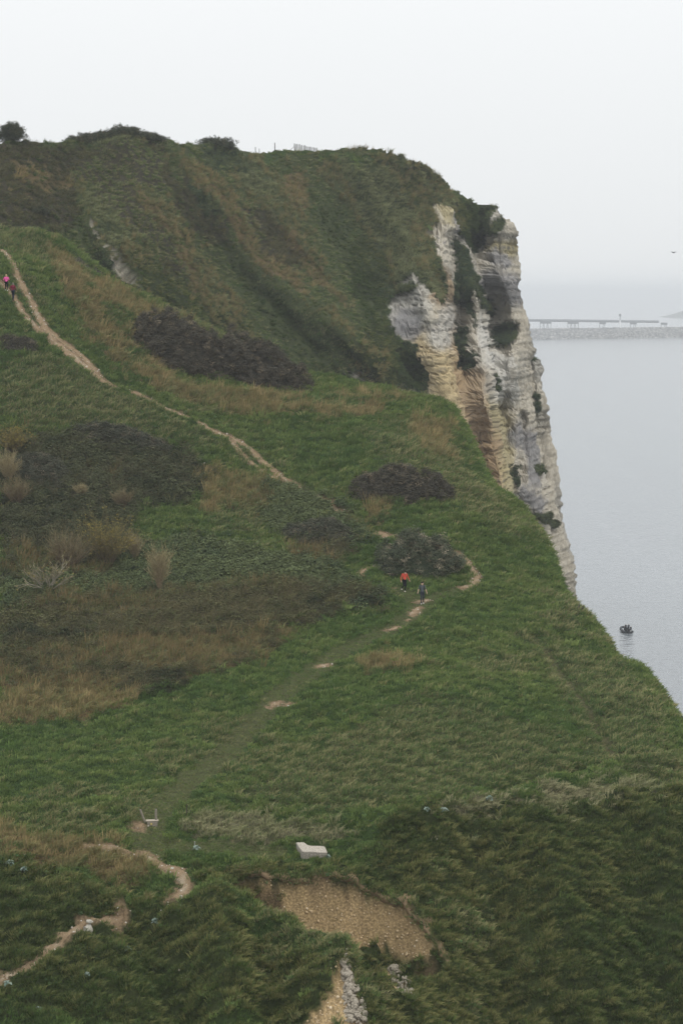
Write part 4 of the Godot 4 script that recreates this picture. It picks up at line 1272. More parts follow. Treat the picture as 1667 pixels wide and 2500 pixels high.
# pose: joints in metres for a 1.7 m figure that faces +z
func person(label: String, where: Vector3, turn: float, tall: float, pose: Dictionary, c: Dictionary, group: String, fine_parts := true):
	var t := thing("person", label, "person", where, turn, group)
	var s := tall / 1.7
	var J := {"pelvis": Vector3(0, 0.92, 0), "waist": Vector3(0, 1.08, 0), "chest": Vector3(0, 1.27, 0), "neck": Vector3(0, 1.44, 0), "head": Vector3(0, 1.575, 0.02),
		"sl": Vector3(0.175, 1.385, 0), "sr": Vector3(-0.175, 1.385, 0), "el": Vector3(0.25, 1.13, -0.02), "er": Vector3(-0.25, 1.13, -0.02), "wl": Vector3(0.27, 0.89, 0.06), "wr": Vector3(-0.27, 0.89, 0.06),
		"hl": Vector3(0.085, 0.88, 0), "hr": Vector3(-0.085, 0.88, 0), "kl": Vector3(0.10, 0.49, 0.03), "kr": Vector3(-0.10, 0.49, 0.03), "al": Vector3(0.10, 0.08, 0), "ar": Vector3(-0.10, 0.08, 0)}
	for k in pose: J[k] = pose[k]
	for k in J: J[k] = J[k] * s
	var top: Color = c.top
	var legs: Color = c.legs
	var arm: Color = c.get("arm", top)
	var fore: Color = c.get("fore", arm)
	var B := []
	B.append([J.pelvis + Vector3(0.05, 0, 0) * s, J.pelvis - Vector3(0.05, 0, 0) * s, 0.125 * s, 0.125 * s, legs])
	B.append([J.pelvis + Vector3(0, 0.08, 0) * s, J.waist, 0.125 * s, 0.115 * s, top])
	B.append([J.waist + Vector3(0.04, 0, 0) * s, J.chest + Vector3(0.06, 0, 0) * s, 0.10 * s, 0.105 * s, top])
	B.append([J.waist - Vector3(0.04, 0, 0) * s, J.chest - Vector3(0.06, 0, 0) * s, 0.10 * s, 0.105 * s, top])
	B.append([J.chest + Vector3(0, 0.04, 0) * s, J.neck, 0.11 * s, 0.055 * s, top])
	for q in ["l", "r"]:
		B.append([J.neck - Vector3(0, 0.04, 0) * s, J["s" + q], 0.06 * s, 0.058 * s, top])
		B.append([J["s" + q], J["e" + q], 0.056 * s, 0.042 * s, arm])
		B.append([J["e" + q], J["w" + q], 0.042 * s, 0.027 * s, fore])
		B.append([J["h" + q], J["k" + q], 0.088 * s, 0.060 * s, legs])
		B.append([J["k" + q], J["a" + q], 0.060 * s, 0.042 * s, legs])
		B.append([J["a" + q] + Vector3(0, -0.035, -0.04) * s, J["a" + q] + Vector3(0, -0.045, 0.14) * s, 0.042 * s, 0.034 * s, c.shoes])
	B.append([J.neck - Vector3(0, 0.02, 0) * s, J.head - Vector3(0, 0.06, 0) * s, 0.052 * s, 0.05 * s, c.skin])
	B.append([J.head + Vector3(0, 0.04, -0.012) * s, J.head + Vector3(0, -0.06, 0.02) * s, 0.078 * s, 0.058 * s, c.skin])
	var st := SurfaceTool.new()
	st.begin(Mesh.PRIMITIVE_TRIANGLES)
	skin(st, B, 0.021 * s if fine_parts else 0.045 * s, 0.035 * s)
	if fine_parts:
		for q in ["l", "r"]:
			var w: Vector3 = J["w" + q]
			var d: Vector3 = (w - J["e" + q]).normalized()
			var side: Vector3 = d.cross(Vector3.RIGHT if absf(d.x) < 0.8 else Vector3.UP).normalized()
			if side.z < 0: side = -side
			var inward: Vector3 = Vector3(-1 if q == "l" else 1, 0, 0)
			var H := [[w - d * 0.02 * s, w + d * 0.05 * s, 0.026 * s, 0.03 * s, c.skin], [w + d * 0.05 * s + side * 0.02 * s, w + d * 0.085 * s + side * 0.022 * s, 0.02 * s, 0.016 * s, c.skin], [w + d * 0.05 * s - side * 0.02 * s, w + d * 0.08 * s - side * 0.022 * s, 0.02 * s, 0.016 * s, c.skin]]
			for fi in 4:
				var o: Vector3 = w + d * 0.085 * s + side * (0.03 - fi * 0.02) * s
				var len_: float = [0.030, 0.036, 0.033, 0.026][fi] * s
				var m: Vector3 = o + d * len_ + inward * 0.006 * s
				H.append([o, m, 0.0095 * s, 0.009 * s, c.skin])
				H.append([m, m + d * len_ * 0.8 + inward * 0.02 * s, 0.009 * s, 0.008 * s, c.skin])
			var th: Vector3 = w + d * 0.03 * s + side * 0.03 * s
			H.append([th, th + (d + side).normalized() * 0.04 * s + inward * 0.012 * s, 0.012 * s, 0.010 * s, c.skin])
			H.append([th + (d + side).normalized() * 0.04 * s + inward * 0.012 * s, th + (d * 1.3 + side).normalized() * 0.068 * s + inward * 0.02 * s, 0.010 * s, 0.009 * s, c.skin])
			skin(st, H, 0.006 * s, 0.008 * s)
		var hd: Vector3 = J.head
		var face := Basis(Vector3.UP, pose.get("look", Vector3.ZERO).y / s) * Basis(Vector3.RIGHT, pose.get("look", Vector3.ZERO).x / s)
		var at := func(x: float, y: float, z: float) -> Vector3: return hd + face * Vector3(x, y, z) * s
		var dark: Color = c.hair * 0.5
		var F := [[at.call(0, 0.045, -0.015), at.call(0, -0.065, 0.03), 0.082 * s, 0.058 * s, c.skin], [at.call(0, 0.012, 0.088), at.call(0, -0.02, 0.102), 0.008 * s, 0.014 * s, c.skin],
			[at.call(0.03, 0.018, 0.078), at.call(0.034, 0.018, 0.078), 0.011 * s, 0.011 * s, dark], [at.call(-0.03, 0.018, 0.078), at.call(-0.034, 0.018, 0.078), 0.011 * s, 0.011 * s, dark],
			[at.call(-0.02, -0.05, 0.085), at.call(0.02, -0.05, 0.085), 0.008 * s, 0.008 * s, c.skin * Color(0.8, 0.5, 0.5)], [at.call(0.082, 0.01, 0), at.call(0.084, -0.025, 0.005), 0.015 * s, 0.011 * s, c.skin], [at.call(-0.082, 0.01, 0), at.call(-0.084, -0.025, 0.005), 0.015 * s, 0.011 * s, c.skin]]
		skin(st, F, 0.008 * s, 0.012 * s)
		var hair := SurfaceTool.new()
		hair.begin(Mesh.PRIMITIVE_TRIANGLES)
		var G := [[at.call(0, 0.06, -0.03), at.call(0, -0.03, -0.05), 0.092 * s, 0.07 * s, c.hair], [at.call(0, 0.09, 0.03), at.call(0, 0.07, -0.05), 0.062 * s, 0.08 * s, c.hair], [at.call(0, -0.03, -0.07), at.call(0, c.get("hair_end", -0.06), -0.09), 0.055 * s, 0.03 * s, c.hair]]
		skin(hair, G, 0.012 * s, 0.02 * s)
		put("hair", hair.commit(), mats.cloth, t)
	put("body", st.commit(), mats.cloth, t)
	return t

# ---------------------------------------------------------------- things on the meadow and the skyline
func wood_post(lo: Vector3, hi: Vector3, r: float) -> ArrayMesh:
	var st := starter()
	var pts := []
	var radii := []
	for k in 6:
		var f := k / 5.0
		pts.append(lo.lerp(hi, f) + Vector3(rng.randf_range(-1, 1), 0, rng.randf_range(-1, 1)) * r * 0.12)
		radii.append(r * rng.randf_range(0.9, 1.06) * (1.0 - 0.12 * f))
	tube(st, pts, radii, 7)
	return done(st)

func build_stile(where: Vector2):
	var t := thing("stile", "weathered wooden stile with two posts and a step at the end of the trodden track", "stile", ground_point(where.x, where.y), 0.12)
	var old := plain(Color(0.36, 0.32, 0.255), 0.9)
	old.albedo_texture = noise_tex(0.03, 0.5, 4, 51)
	old.uv1_triplanar = true
	old.uv1_scale = Vector3(6, 1, 6)
	put("post", wood_post(Vector3(-0.26, -0.25, 0), Vector3(-0.62, 0.80, -0.06), 0.065), old, t)
	put("post", wood_post(Vector3(0.22, -0.25, 0.0), Vector3(0.20, 0.80, -0.05), 0.07), old, t)
	var st := starter()
	block(st, Vector3(-0.34, 0.17, -0.14), Vector3(0.34, 0.225, 0.16), 0.015)
	put("step", done(st), plain(Color(0.30, 0.262, 0.21), 0.9), t)
	st = starter()
	block(st, Vector3(-0.28, -0.2, 0.17), Vector3(0.28, 0.16, 0.205), 0.012)
	put("riser", done(st), old, t)
	st = starter()
	tube(st, [Vector3(-0.05, 0.06, 0.2), Vector3(-0.05, 0.06, 0.23)], [0.055, 0.055], 10)
	put("badge", done(st), plain(Color(0.42, 0.33, 0.12), 0.6), t)
	st = starter()
	block(st, Vector3(-0.02, -0.08, 0.21), Vector3(0.24, -0.03, 0.24), 0.01, Transform3D(Basis(Vector3.BACK, 0.18)))
	put("batten", done(st), old, t)

func build_slab(where: Vector2):
	var t := thing("concrete_slab", "pale L shaped concrete block tilted in the grass above the slump", "slab", ground_point(where.x, where.y, -0.05), 0.0)
	t.rotation = Vector3(0.10, 0.02, -0.07)
	var outline := [Vector2(-0.82, -0.92), Vector2(-0.42, -0.98), Vector2(-0.24, -0.62), Vector2(-0.05, -0.55), Vector2(0.58, -0.62), Vector2(0.70, -0.52), Vector2(0.82, 0.22), Vector2(0.55, 0.30), Vector2(0.0, 0.28), Vector2(-0.42, 0.34), Vector2(-0.52, 0.26)]
	var st := starter()
	var n := outline.size()
	var lay := [[0.0, -0.25, 0.90], [0.0, 0.10, 0.96], [0.0, 0.40, 1.0], [0.0, 0.435, 0.965]]
	var rings := []
	for l in lay:
		var ring := []
		for k in n:
			for h in 3:
				var p: Vector2 = outline[k].lerp(outline[(k + 1) % n], h / 3.0)
				var c := Vector2(0.05, -0.2)
				p = c + (p - c) * (l[2] + 0.02 * fine.get_noise_2d(p.x * 60 + l[1] * 90, p.y * 60))
				ring.append(Vector3(p.x, l[1] + 0.012 * fine.get_noise_2d(p.x * 90, p.y * 90), p.y))
		rings.append(ring)
	for j in 3:
		for k in n * 3:
			var m := (k + 1) % (n * 3)
			quad(st, rings[j][k], rings[j + 1][k], rings[j + 1][m], rings[j][m])
	var top := PackedVector2Array()
	for p in rings[3]: top.append(Vector2(p.x, p.z))
	var ids := Geometry2D.triangulate_polygon(top)
	for k in range(0, ids.size(), 3):
		var a: Vector3 = rings[3][ids[k]]
		var b: Vector3 = rings[3][ids[k + 1]]
		var c: Vector3 = rings[3][ids[k + 2]]
		if (b - a).cross(c - a).y > 0: tri(st, a, c, b)
		else: tri(st, a, b, c)
	var m := plain(Color(0.50, 0.455, 0.385), 0.92)
	m.albedo_texture = noise_tex(0.02, 0.6, 5, 61)
	m.uv1_triplanar = true
	m.uv1_scale = Vector3.ONE * 0.9
	m.normal_enabled = true
	m.normal_texture = bump_tex(0.05, 6.0, 62)
	put("block", done(st), m, t)

func build_posts(a: Vector2, b: Vector2):
	tag(put("marker_post", wood_post(ground_point(a.x, a.y, -0.3), ground_point(a.x, a.y, 0.75) + Vector3(0.05, 0, 0), 0.028), plain(Color(0.06, 0.05, 0.04))), "thin dark wooden post in the pale grass right of the stile", "post")
	tag(put("marker_post", wood_post(ground_point(b.x, b.y, -0.3), ground_point(b.x, b.y, 0.32), 0.032), plain(Color(0.26, 0.26, 0.24))), "short grey stump post in the turf below the thin dark post", "post")

func build_fences(corner: Vector3, singles: Array):
	var grey := plain(Color(0.085, 0.08, 0.075), 0.9)
	var t := thing("paling_fence", "row of grey wooden fence posts running back over the skyline", "fence", corner)
	var tips := []
	for k in 19:
		var p := Vector3(k * 0.19, 0, -0.5 - k * 0.42)
		p.y = rim_at(corner.x).y - 0.02 * k * 0.42 - corner.y
		var h := rng.randf_range(1.15, 1.3) * (1.08 if k == 0 else 1.0)
		put("post", wood_post(p - Vector3(0, 0.5, 0), p + Vector3(rng.randf_range(-0.04, 0.04), h, 0), 0.075 if k % 4 == 0 else 0.052), grey, t)
		tips.append(p)
	for w in 3:
		var st := starter()
		var pts := []
		var radii := []
		for p in tips:
			pts.append(p + Vector3(0, 0.3 + w * 0.33, 0))
			radii.append(0.005)
		tube(st, pts, radii, 4)
		put("wire", done(st), grey, t)
	put("brace", wood_post(Vector3(-0.95, rim_at(corner.x - 0.9).y - corner.y - 0.2, -0.4), Vector3(-0.05, rim_at(corner.x).y - corner.y + 0.8, -0.5), 0.04), plain(Color(0.2, 0.195, 0.185)), t)
	var f := thing("wire_fence", "three separate fence posts standing on the skyline beside the paling", "fence", singles[0])
	var hs := [1.12, 0.9, 1.16]
	for k in 3:
		var edge := rim_at(singles[k].x)
		var p: Vector3 = Vector3(edge.x, edge.y - 0.03, edge.z - 0.6) - singles[0]
		put("post", wood_post(p - Vector3(0, 0.6, 0), p + Vector3(-0.03, hs[k], 0), [0.06, 0.045, 0.075][k]), grey, f)

func build_boulders():
	var p := ground_point(Vector2(-12.15, -93.00).x, Vector2(-12.15, -93.00).y, 0.05)
	var m := plain(Color(0.52, 0.49, 0.42), 0.92)
	m.albedo_texture = noise_tex(0.03, 0.55, 5, 71)
	m.uv1_triplanar = true
	m.uv1_scale = Vector3.ONE * 1.5
	var o := put("chalk_boulder", stone_mesh(11, 0.9), m)
	o.transform = Transform3D(Basis.from_euler(Vector3(0.3, 0.5, 0.2)).scaled(Vector3(0.5, 0.6, 0.5)), p + Vector3(0, 0.15, 0))
	tag(o, "white chalk boulder lodged beside the lower path", "boulder")
	o = put("chalk_boulder", stone_mesh(12, 0.6), m)
	o.transform = Transform3D(Basis.from_euler(Vector3(0.1, 1.5, 0.2)).scaled(Vector3(0.36, 0.3, 0.3)), p + Vector3(0.05, 0.55, -0.15))
	tag(o, "small flat chalk stone resting on the white boulder", "boulder")

func outcrop(line: Array, wide: float, tall: float, tone: Color, label: String):
	var st := SurfaceTool.new()
	st.begin(Mesh.PRIMITIVE_TRIANGLES)
	var shapes := [stone_mesh(31, 0.8), stone_mesh(32, 0.9), stone_mesh(33, 0.7), stone_mesh(34, 1.0)]
	var n := 420
	for k in n:
		var f := pow(rng.randf(), 0.8) * (line.size() - 1.001)
		var q: Vector2 = line[int(f)].lerp(line[int(f) + 1], f - int(f))
		var w := wide * (0.25 + 0.75 * f / line.size())
		var u := clampf(rng.randfn() * 0.5, -1, 1)
		var s := 0.085 / pow(rng.randf_range(0.06, 1.0), 0.5)
		q += Vector2(u * w, rng.randf_range(-0.25, 0.25))
		var h := tall * (1.0 - absf(u)) * rng.randf_range(0.2, 1.0)
		st.append_from(shapes[k % 4], 0, Transform3D(Basis.from_euler(Vector3(rng.randf() * 6, rng.randf() * 6, rng.randf() * 6)).scaled(Vector3(s, s * 1.3, s)), ground_point(q.x, q.y, h)))
	var m := plain(tone, 0.95)
	m.albedo_texture = noise_tex(0.05, 0.5, 5, 81)
	m.uv1_triplanar = true
	m.uv1_scale = Vector3.ONE * 0.8
	tag(put("chalk_outcrop", st.commit(), m), label, "rock")

func turf_lip():
	# roots and topsoil hold the turf out over the head of the slump
	var line := PackedVector2Array()
	for i in 9:
		var n := maxi(1, int(slump_rim[i].distance_to(slump_rim[i + 1]) / 0.14))
		for k in n: line.append(slump_rim[i].lerp(slump_rim[i + 1], float(k) / n))
	var st := starter()
	st.set_smooth_group(0)
	var rows := []
	for k in line.size():
		var d := (line[mini(k + 1, line.size() - 1)] - line[maxi(k - 1, 0)]).normalized()
		var into := Vector2(-d.y, d.x)
		if not Geometry2D.is_point_in_polygon(line[k] + into * 0.3, slump_rim): into = -into
		var wob := fine.get_noise_2d(line[k].x * 18, line[k].y * 18)
		var o := line[k] - into * 0.45
		var e := line[k] + into * (0.24 + 0.22 * wob)
		var y := ground(o.x, o.y)
		var fade := clampf(minf(k, line.size() - 1 - k) / 8.0, 0.0, 1.0)
		var sag := 0.10 + 0.10 * fine.get_noise_2d(line[k].x * 25 + 9, line[k].y * 25)
		var deep := (0.46 + 0.16 * wob) * fade
		var back := line[k] - into * 0.3
		rows.append([Vector3(o.x, y - 0.03, o.y), Vector3(e.x, y - sag, e.y), Vector3(e.x + into.x * 0.02, y - sag - deep * 0.45, e.y + into.y * 0.02), Vector3(line[k].x + into.x * 0.04, y - sag - deep, line[k].y + into.y * 0.04), Vector3(back.x, y - sag - deep - 0.2, back.y)])
		for q in 5: plant(TURF if k % 3 else ROUGH, Vector3(lerpf(o.x, e.x, rng.randf()), y - sag * 0.6, lerpf(o.y, e.y, rng.randf())), Vector3(into.x, 0.8, into.y).normalized(), 0.03, 1.0, fine.get_noise_2d(o.x * 9, o.y * 9), 0.12)
		for q in 2: plant(ROUGH, Vector3(e.x, y - sag - 0.05, e.y), Vector3(into.x, 0.1, into.y).normalized(), 0.03, 1.1, -0.2, 0.1)
	for k in rows.size() - 1:
		for j in 4: quad(st, rows[k][j], rows[k + 1][j], rows[k + 1][j + 1], rows[k][j + 1])
	structure("turf_lip", done(st), plain(Color(0.17, 0.122, 0.075), 1.0, 0.1))

# ---------------------------------------------------------------- out at sea
func build_boat(where: Vector3):
	var t := thing("inflatable_boat", "dark inflatable boat with an outboard engine and passengers on the open water", "boat", where, 0.1)
	var navy := plain(Color(0.022, 0.027, 0.035), 0.5)
	var st := starter()
	var pts := []
	var radii := []
	for k in 25:
		var f := k / 24.0
		var p := Vector3.ZERO
		if f < 0.36: p = Vector3(-0.92, 0.32, 2.6 - f / 0.36 * 3.6)
		elif f > 0.64: p = Vector3(0.92, 0.32, 2.6 - (1 - f) / 0.36 * 3.6)
		else:
			var a := PI * (f - 0.36) / 0.28
			p = Vector3(-0.92 * cos(a), 0.32 + 0.3 * sin(a), -1.0 - 1.5 * sin(a))
		pts.append(p)
		radii.append(0.25 * (0.55 if k == 0 or k == 24 else 1.0))
	tube(st, pts, radii, 12)
	put("tube", done(st), navy, t)
	st = starter()
	block(st, Vector3(-0.85, 0.05, -1.6), Vector3(0.85, 0.2, 2.4), 0.05)
	put("deck", done(st), plain(Color(0.12, 0.13, 0.14)), t)
	st = starter()
	block(st, Vector3(-0.8, 0.0, 2.35), Vector3(0.8, 0.62, 2.45), 0.03)
	put("transom", done(st), plain(Color(0.05, 0.055, 0.06)), t)
	var con := starter()
	block(con, Vector3(-0.35, 0.2, -0.1), Vector3(0.35, 1.0, 0.35), 0.06)
	var console := put("console", done(con), plain(Color(0.10, 0.11, 0.12)), t)
	st = starter()
	block(st, Vector3(-0.3, 1.0, -0.12), Vector3(0.3, 1.3, -0.08), 0.01, Transform3D(Basis(Vector3.RIGHT, -0.15)))
	put("windscreen", done(st), plain(Color(0.28, 0.31, 0.33), 0.2), console)
	st = starter()
	block(st, Vector3(-0.2, 0.55, 2.45), Vector3(0.2, 1.12, 2.95), 0.1)
	var eng := put("engine", done(st), plain(Color(0.02, 0.02, 0.023), 0.4), t)
	st = starter()
	block(st, Vector3(-0.08, -0.5, 2.55), Vector3(0.08, 0.55, 2.8), 0.03)
	put("engine_leg", done(st), plain(Color(0.03, 0.03, 0.035), 0.4), eng)
	st = starter()
	block(st, Vector3(0.22, 0.5, 2.46), Vector3(0.62, 0.62, 2.49), 0.01)
	put("number_plate", done(st), plain(Color(0.7, 0.7, 0.7), 0.5), t)
	for sx in [-1, 1]:
		st = starter()
		tube(st, [Vector3(sx * 0.95, 0.5, 1.6), Vector3(sx * 0.97, 0.86, 1.4), Vector3(sx * 0.97, 0.86, 0.2), Vector3(sx * 0.95, 0.5, 0.0)], [0.02, 0.02, 0.02, 0.02], 6)
		put("grab_rail", done(st), plain(Color(0.5, 0.52, 0.53), 0.4), t)
	var wear := {"top": Color(0.025, 0.028, 0.036), "legs": Color(0.02, 0.02, 0.024), "skin": Color(0.30, 0.20, 0.15), "shoes": Color(0.02, 0.02, 0.02), "hair": Color(0.02, 0.018, 0.015)}
	var sit := {"pelvis": Vector3(0, 0.55, 0), "waist": Vector3(0, 0.70, 0), "chest": Vector3(0, 0.90, 0), "neck": Vector3(0, 1.07, 0), "head": Vector3(0, 1.2, 0.02), "sl": Vector3(0.18, 1.01, 0), "sr": Vector3(-0.18, 1.01, 0), "el": Vector3(0.25, 0.76, 0.05), "er": Vector3(-0.25, 0.76, 0.05), "wl": Vector3(0.2, 0.62, 0.26), "wr": Vector3(-0.2, 0.62, 0.26), "hl": Vector3(0.09, 0.52, 0.02), "hr": Vector3(-0.09, 0.52, 0.02), "kl": Vector3(0.12, 0.50, 0.42), "kr": Vector3(-0.12, 0.50, 0.42), "al": Vector3(0.12, 0.10, 0.45), "ar": Vector3(-0.12, 0.10, 0.45)}
	var who = [[Vector3(-0.25, 0.2, 0.75), 0.0, {}, "person in dark waterproofs standing at the boat console"], [Vector3(0.35, 0.2, 0.9), 0.3, {}, "person in dark clothes standing right behind the engine well"], [Vector3(-0.72, 0.2, 1.45), 0.9, sit, "person in dark clothes seated on the port tube of the boat"], [Vector3(0.72, 0.2, 1.5), -0.9, sit, "person in dark clothes seated on the starboard tube of the boat"]]
	for e in who:
		person(e[3], t.transform * e[0], t.rotation.y + e[1], 1.68, e[2], wear, "people in the inflatable boat", false)

func build_harbour(a: Vector3, b: Vector3, isle: Vector3, beacon: Vector3):
	# rubble mound breakwater
	var grey := tinted(0.95, 0.2)
	var t := thing("breakwater", "long low breakwater of grey boulders across the far water", "breakwater", a)
	var dir := (b - a) * 1.6
	var along := dir.normalized()
	var out := Vector3(-along.z, 0, along.x)
	if out.z < 0: out = -out
	var st := starter()
	var prof := [Vector2(26, -2), Vector2(16, 6), Vector2(4, 15), Vector2(-5, 15.5), Vector2(-26, -2)]
	var n := 60
	var rings := []
	for k in n + 1:
		var ring := []
		for p in prof: ring.append(dir * (float(k) / n) - dir * 0.12 + out * (p.x + 2 * noise.get_noise_2d(k * 40, p.x)) + Vector3(0, p.y, 0))
		rings.append(ring)
	for k in n:
		for j in 4: quad(st, rings[k][j], rings[k][j + 1], rings[k + 1][j + 1], rings[k + 1][j])
	put("core", done(st), plain(Color(0.13, 0.13, 0.13)), t)
	var rocks := PackedFloat32Array()
	for k in 5200:
		var f := rng.randf()
		var u := rng.randf()
		var p := dir * rng.randf() - dir * 0.12 + out * lerpf(27, -6, u) + Vector3(0, lerpf(-1.0, 15.5, minf(1.0, u * 1.3)), 0)
		var s := rng.randf_range(2.2, 4.6)
		push(rocks, Basis.from_euler(Vector3(f * 6, u * 50, f * 40)).scaled(Vector3(s, s * 0.8, s)), p, Color(0.10, 0.105, 0.11).lerp(Color(0.38, 0.37, 0.35), pow(rng.randf(), 1.6)))
	copies("armour_rocks", stone_mesh(21), grey, rocks, t).set_meta("kind", "stuff")
	# oil jetty on splayed legs behind it
	var j := thing("jetty", "long straight jetty on clusters of splayed legs behind the breakwater", "jetty", a - out * 260.0)
	var steel := plain(Color(0.09, 0.10, 0.11), 0.7)
	st = starter()
	var piers = [260.5, 320.0, 385.2, 454.3, 524.8]
	var fall: float = -4.2 / (piers[4] - piers[0])
	var deck_at := func(s: float) -> Vector3: return along * s + Vector3(0, 24.5 + fall * (s - piers[0]), 0)
	var ends := [deck_at.call(-dir.length() * 0.3), deck_at.call(dir.length() * 0.8)]
	tube(st, ends, [1.9, 1.9], 4)
	put("deck", done(st), steel, j)
	st = starter()
	tube(st, [ends[0] + Vector3(0, 2.4, 0), ends[1] + Vector3(0, 2.4, 0)], [0.3, 0.3], 5)
	put("pipe_rail", done(st), steel, j)
	for i in 5:
		var c: Vector3 = deck_at.call(piers[i])
		var w: float = 9.5 if i < 2 else 5.2
		st = starter()
		block(st, c + Vector3(-w, -5.2, -6), c + Vector3(w, -1.2, 6), 0.4)
		var pier := put("pier", done(st), steel, j)
		var legs := 6 if i < 2 else 3
		for k in legs:
			var u := -1.0 + 2.0 * k / (legs - 1)
			st = starter()
			tube(st, [c + Vector3(u * w * 0.85 + (1.2 if k % 2 else -1.2), -5.0, 0), Vector3(c.x + u * w * 1.1 + (-1.5 if k % 2 else 1.5), -3.0, c.z)], [0.55, 0.55], 6)
			put("leg", done(st), steel, pier)
	# beacon
	var k := thing("beacon_mast", "slim white beacon mast with a dark head beside the jetty", "beacon", beacon)
	st = starter()
	tube(st, [Vector3(0, -2, 0), Vector3(0, 26, 0)], [1.7, 1.2], 8)
	put("mast", done(st), plain(Color(0.75, 0.75, 0.75)), k)
	st = starter()
	tube(st, [Vector3(0, 26, 0), Vector3(0, 32, 0), Vector3(0, 32.5, 0), Vector3(0, 36, 0), Vector3(0, 37, 0)], [0.6, 0.6, 2.0, 2.0, 0.5], 8)
	put("lantern", done(st), plain(Color(0.08, 0.085, 0.09)), k)
	# the end of the far land
	st = starter()
	st.set_smooth_group(0)
	var g := []
	for zi in 14:
		var row := []
		for xi in 30:
			var fx := xi / 29.0
			var fz := zi / 13.0
			var rise := smooth(0.0, 0.15, fx) * sin(PI * clampf(fz, 0.02, 0.98))
			row.append(Vector3(fx * 900.0 - 62.0, rise * (40.0 + 10.0 * noise.get_noise_2d(fx * 300, fz * 100)) - 2.0, -fz * 500.0 + 60.0 * noise.get_noise_2d(fx * 200, 3)))
		g.append(row)
	for zi in 13:
		for xi in 29: quad(st, g[zi][xi], g[zi + 1][xi], g[zi + 1][xi + 1], g[zi][xi + 1])
	var land := structure("far_headland", done(st), plain(Color(0.10, 0.11, 0.10)))
	land.position = isle

func bird(label: String, where: Vector3, turn: float, span: float, flying: bool):
	var t := thing("bird", label, "bird", where, turn, "" if flying else "birds perched at the brink")
	var c := plain(Color(0.03, 0.03, 0.03), 0.8)
	var st := starter()
	st.set_smooth_group(0)
	var l := span * (0.42 if flying else 1.0)
	if flying:
		tube(st, [Vector3(0, 0, -l * 0.55), Vector3(0, 0.01, -l * 0.42), Vector3(0, 0.02, -l * 0.3), Vector3(0, 0, 0), Vector3(0, 0, l * 0.3), Vector3(0, 0, l * 0.55)], [0.004, 0.03, 0.045, 0.085, 0.05, 0.02], 8)
		put("body", done(st), c, t)
		for sx in [-1, 1]:
			st = starter()
			var sec := [[0.03, 0.02, -0.16, 0.12], [0.25, 0.13, -0.20, 0.06], [0.42, 0.10, -0.12, 0.06], [0.5, 0.06, 0.02, 0.05]]
			for i in 3:
				var a: Array = sec[i]
				var b: Array = sec[i + 1]
				var p := [Vector3(sx * a[0], a[1], a[2]), Vector3(sx * a[0], a[1], a[3]), Vector3(sx * b[0], b[1], b[3]), Vector3(sx * b[0], b[1], b[2])]
				var q := []
				for e in p: q.append(Vector3(e.x * span, e.y * span, e.z * span))
				quad(st, q[0], q[1], q[2], q[3])
				var d := Vector3(0, -0.012, 0)
				quad(st, q[3] + d, q[2] + d, q[1] + d, q[0] + d)
			put("wing", done(st), c, t)
		st = starter()
		block(st, Vector3(-0.06, -0.008, l * 0.45), Vector3(0.06, 0.008, l * 0.8), 0.004)
		put("tail", done(st), c, t)
	else:
		tube(st, [Vector3(0, 0.08, -0.16), Vector3(0, 0.14, -0.05), Vector3(0, 0.22, 0.04), Vector3(0, 0.29, 0.07), Vector3(0, 0.34, 0.08), Vector3(0, 0.37, 0.09), Vector3(0, 0.36, 0.16)], [0.015, 0.06, 0.075, 0.045, 0.04, 0.03, 0.006], 8)
		put("body", done(st), c, t)
		for sx in [-1, 1]:
			st = starter()
			tube(st, [Vector3(sx * 0.03, -0.05, 0), Vector3(sx * 0.03, 0.15, 0)], [0.008, 0.01], 5)
			put("leg", done(st), c, t)

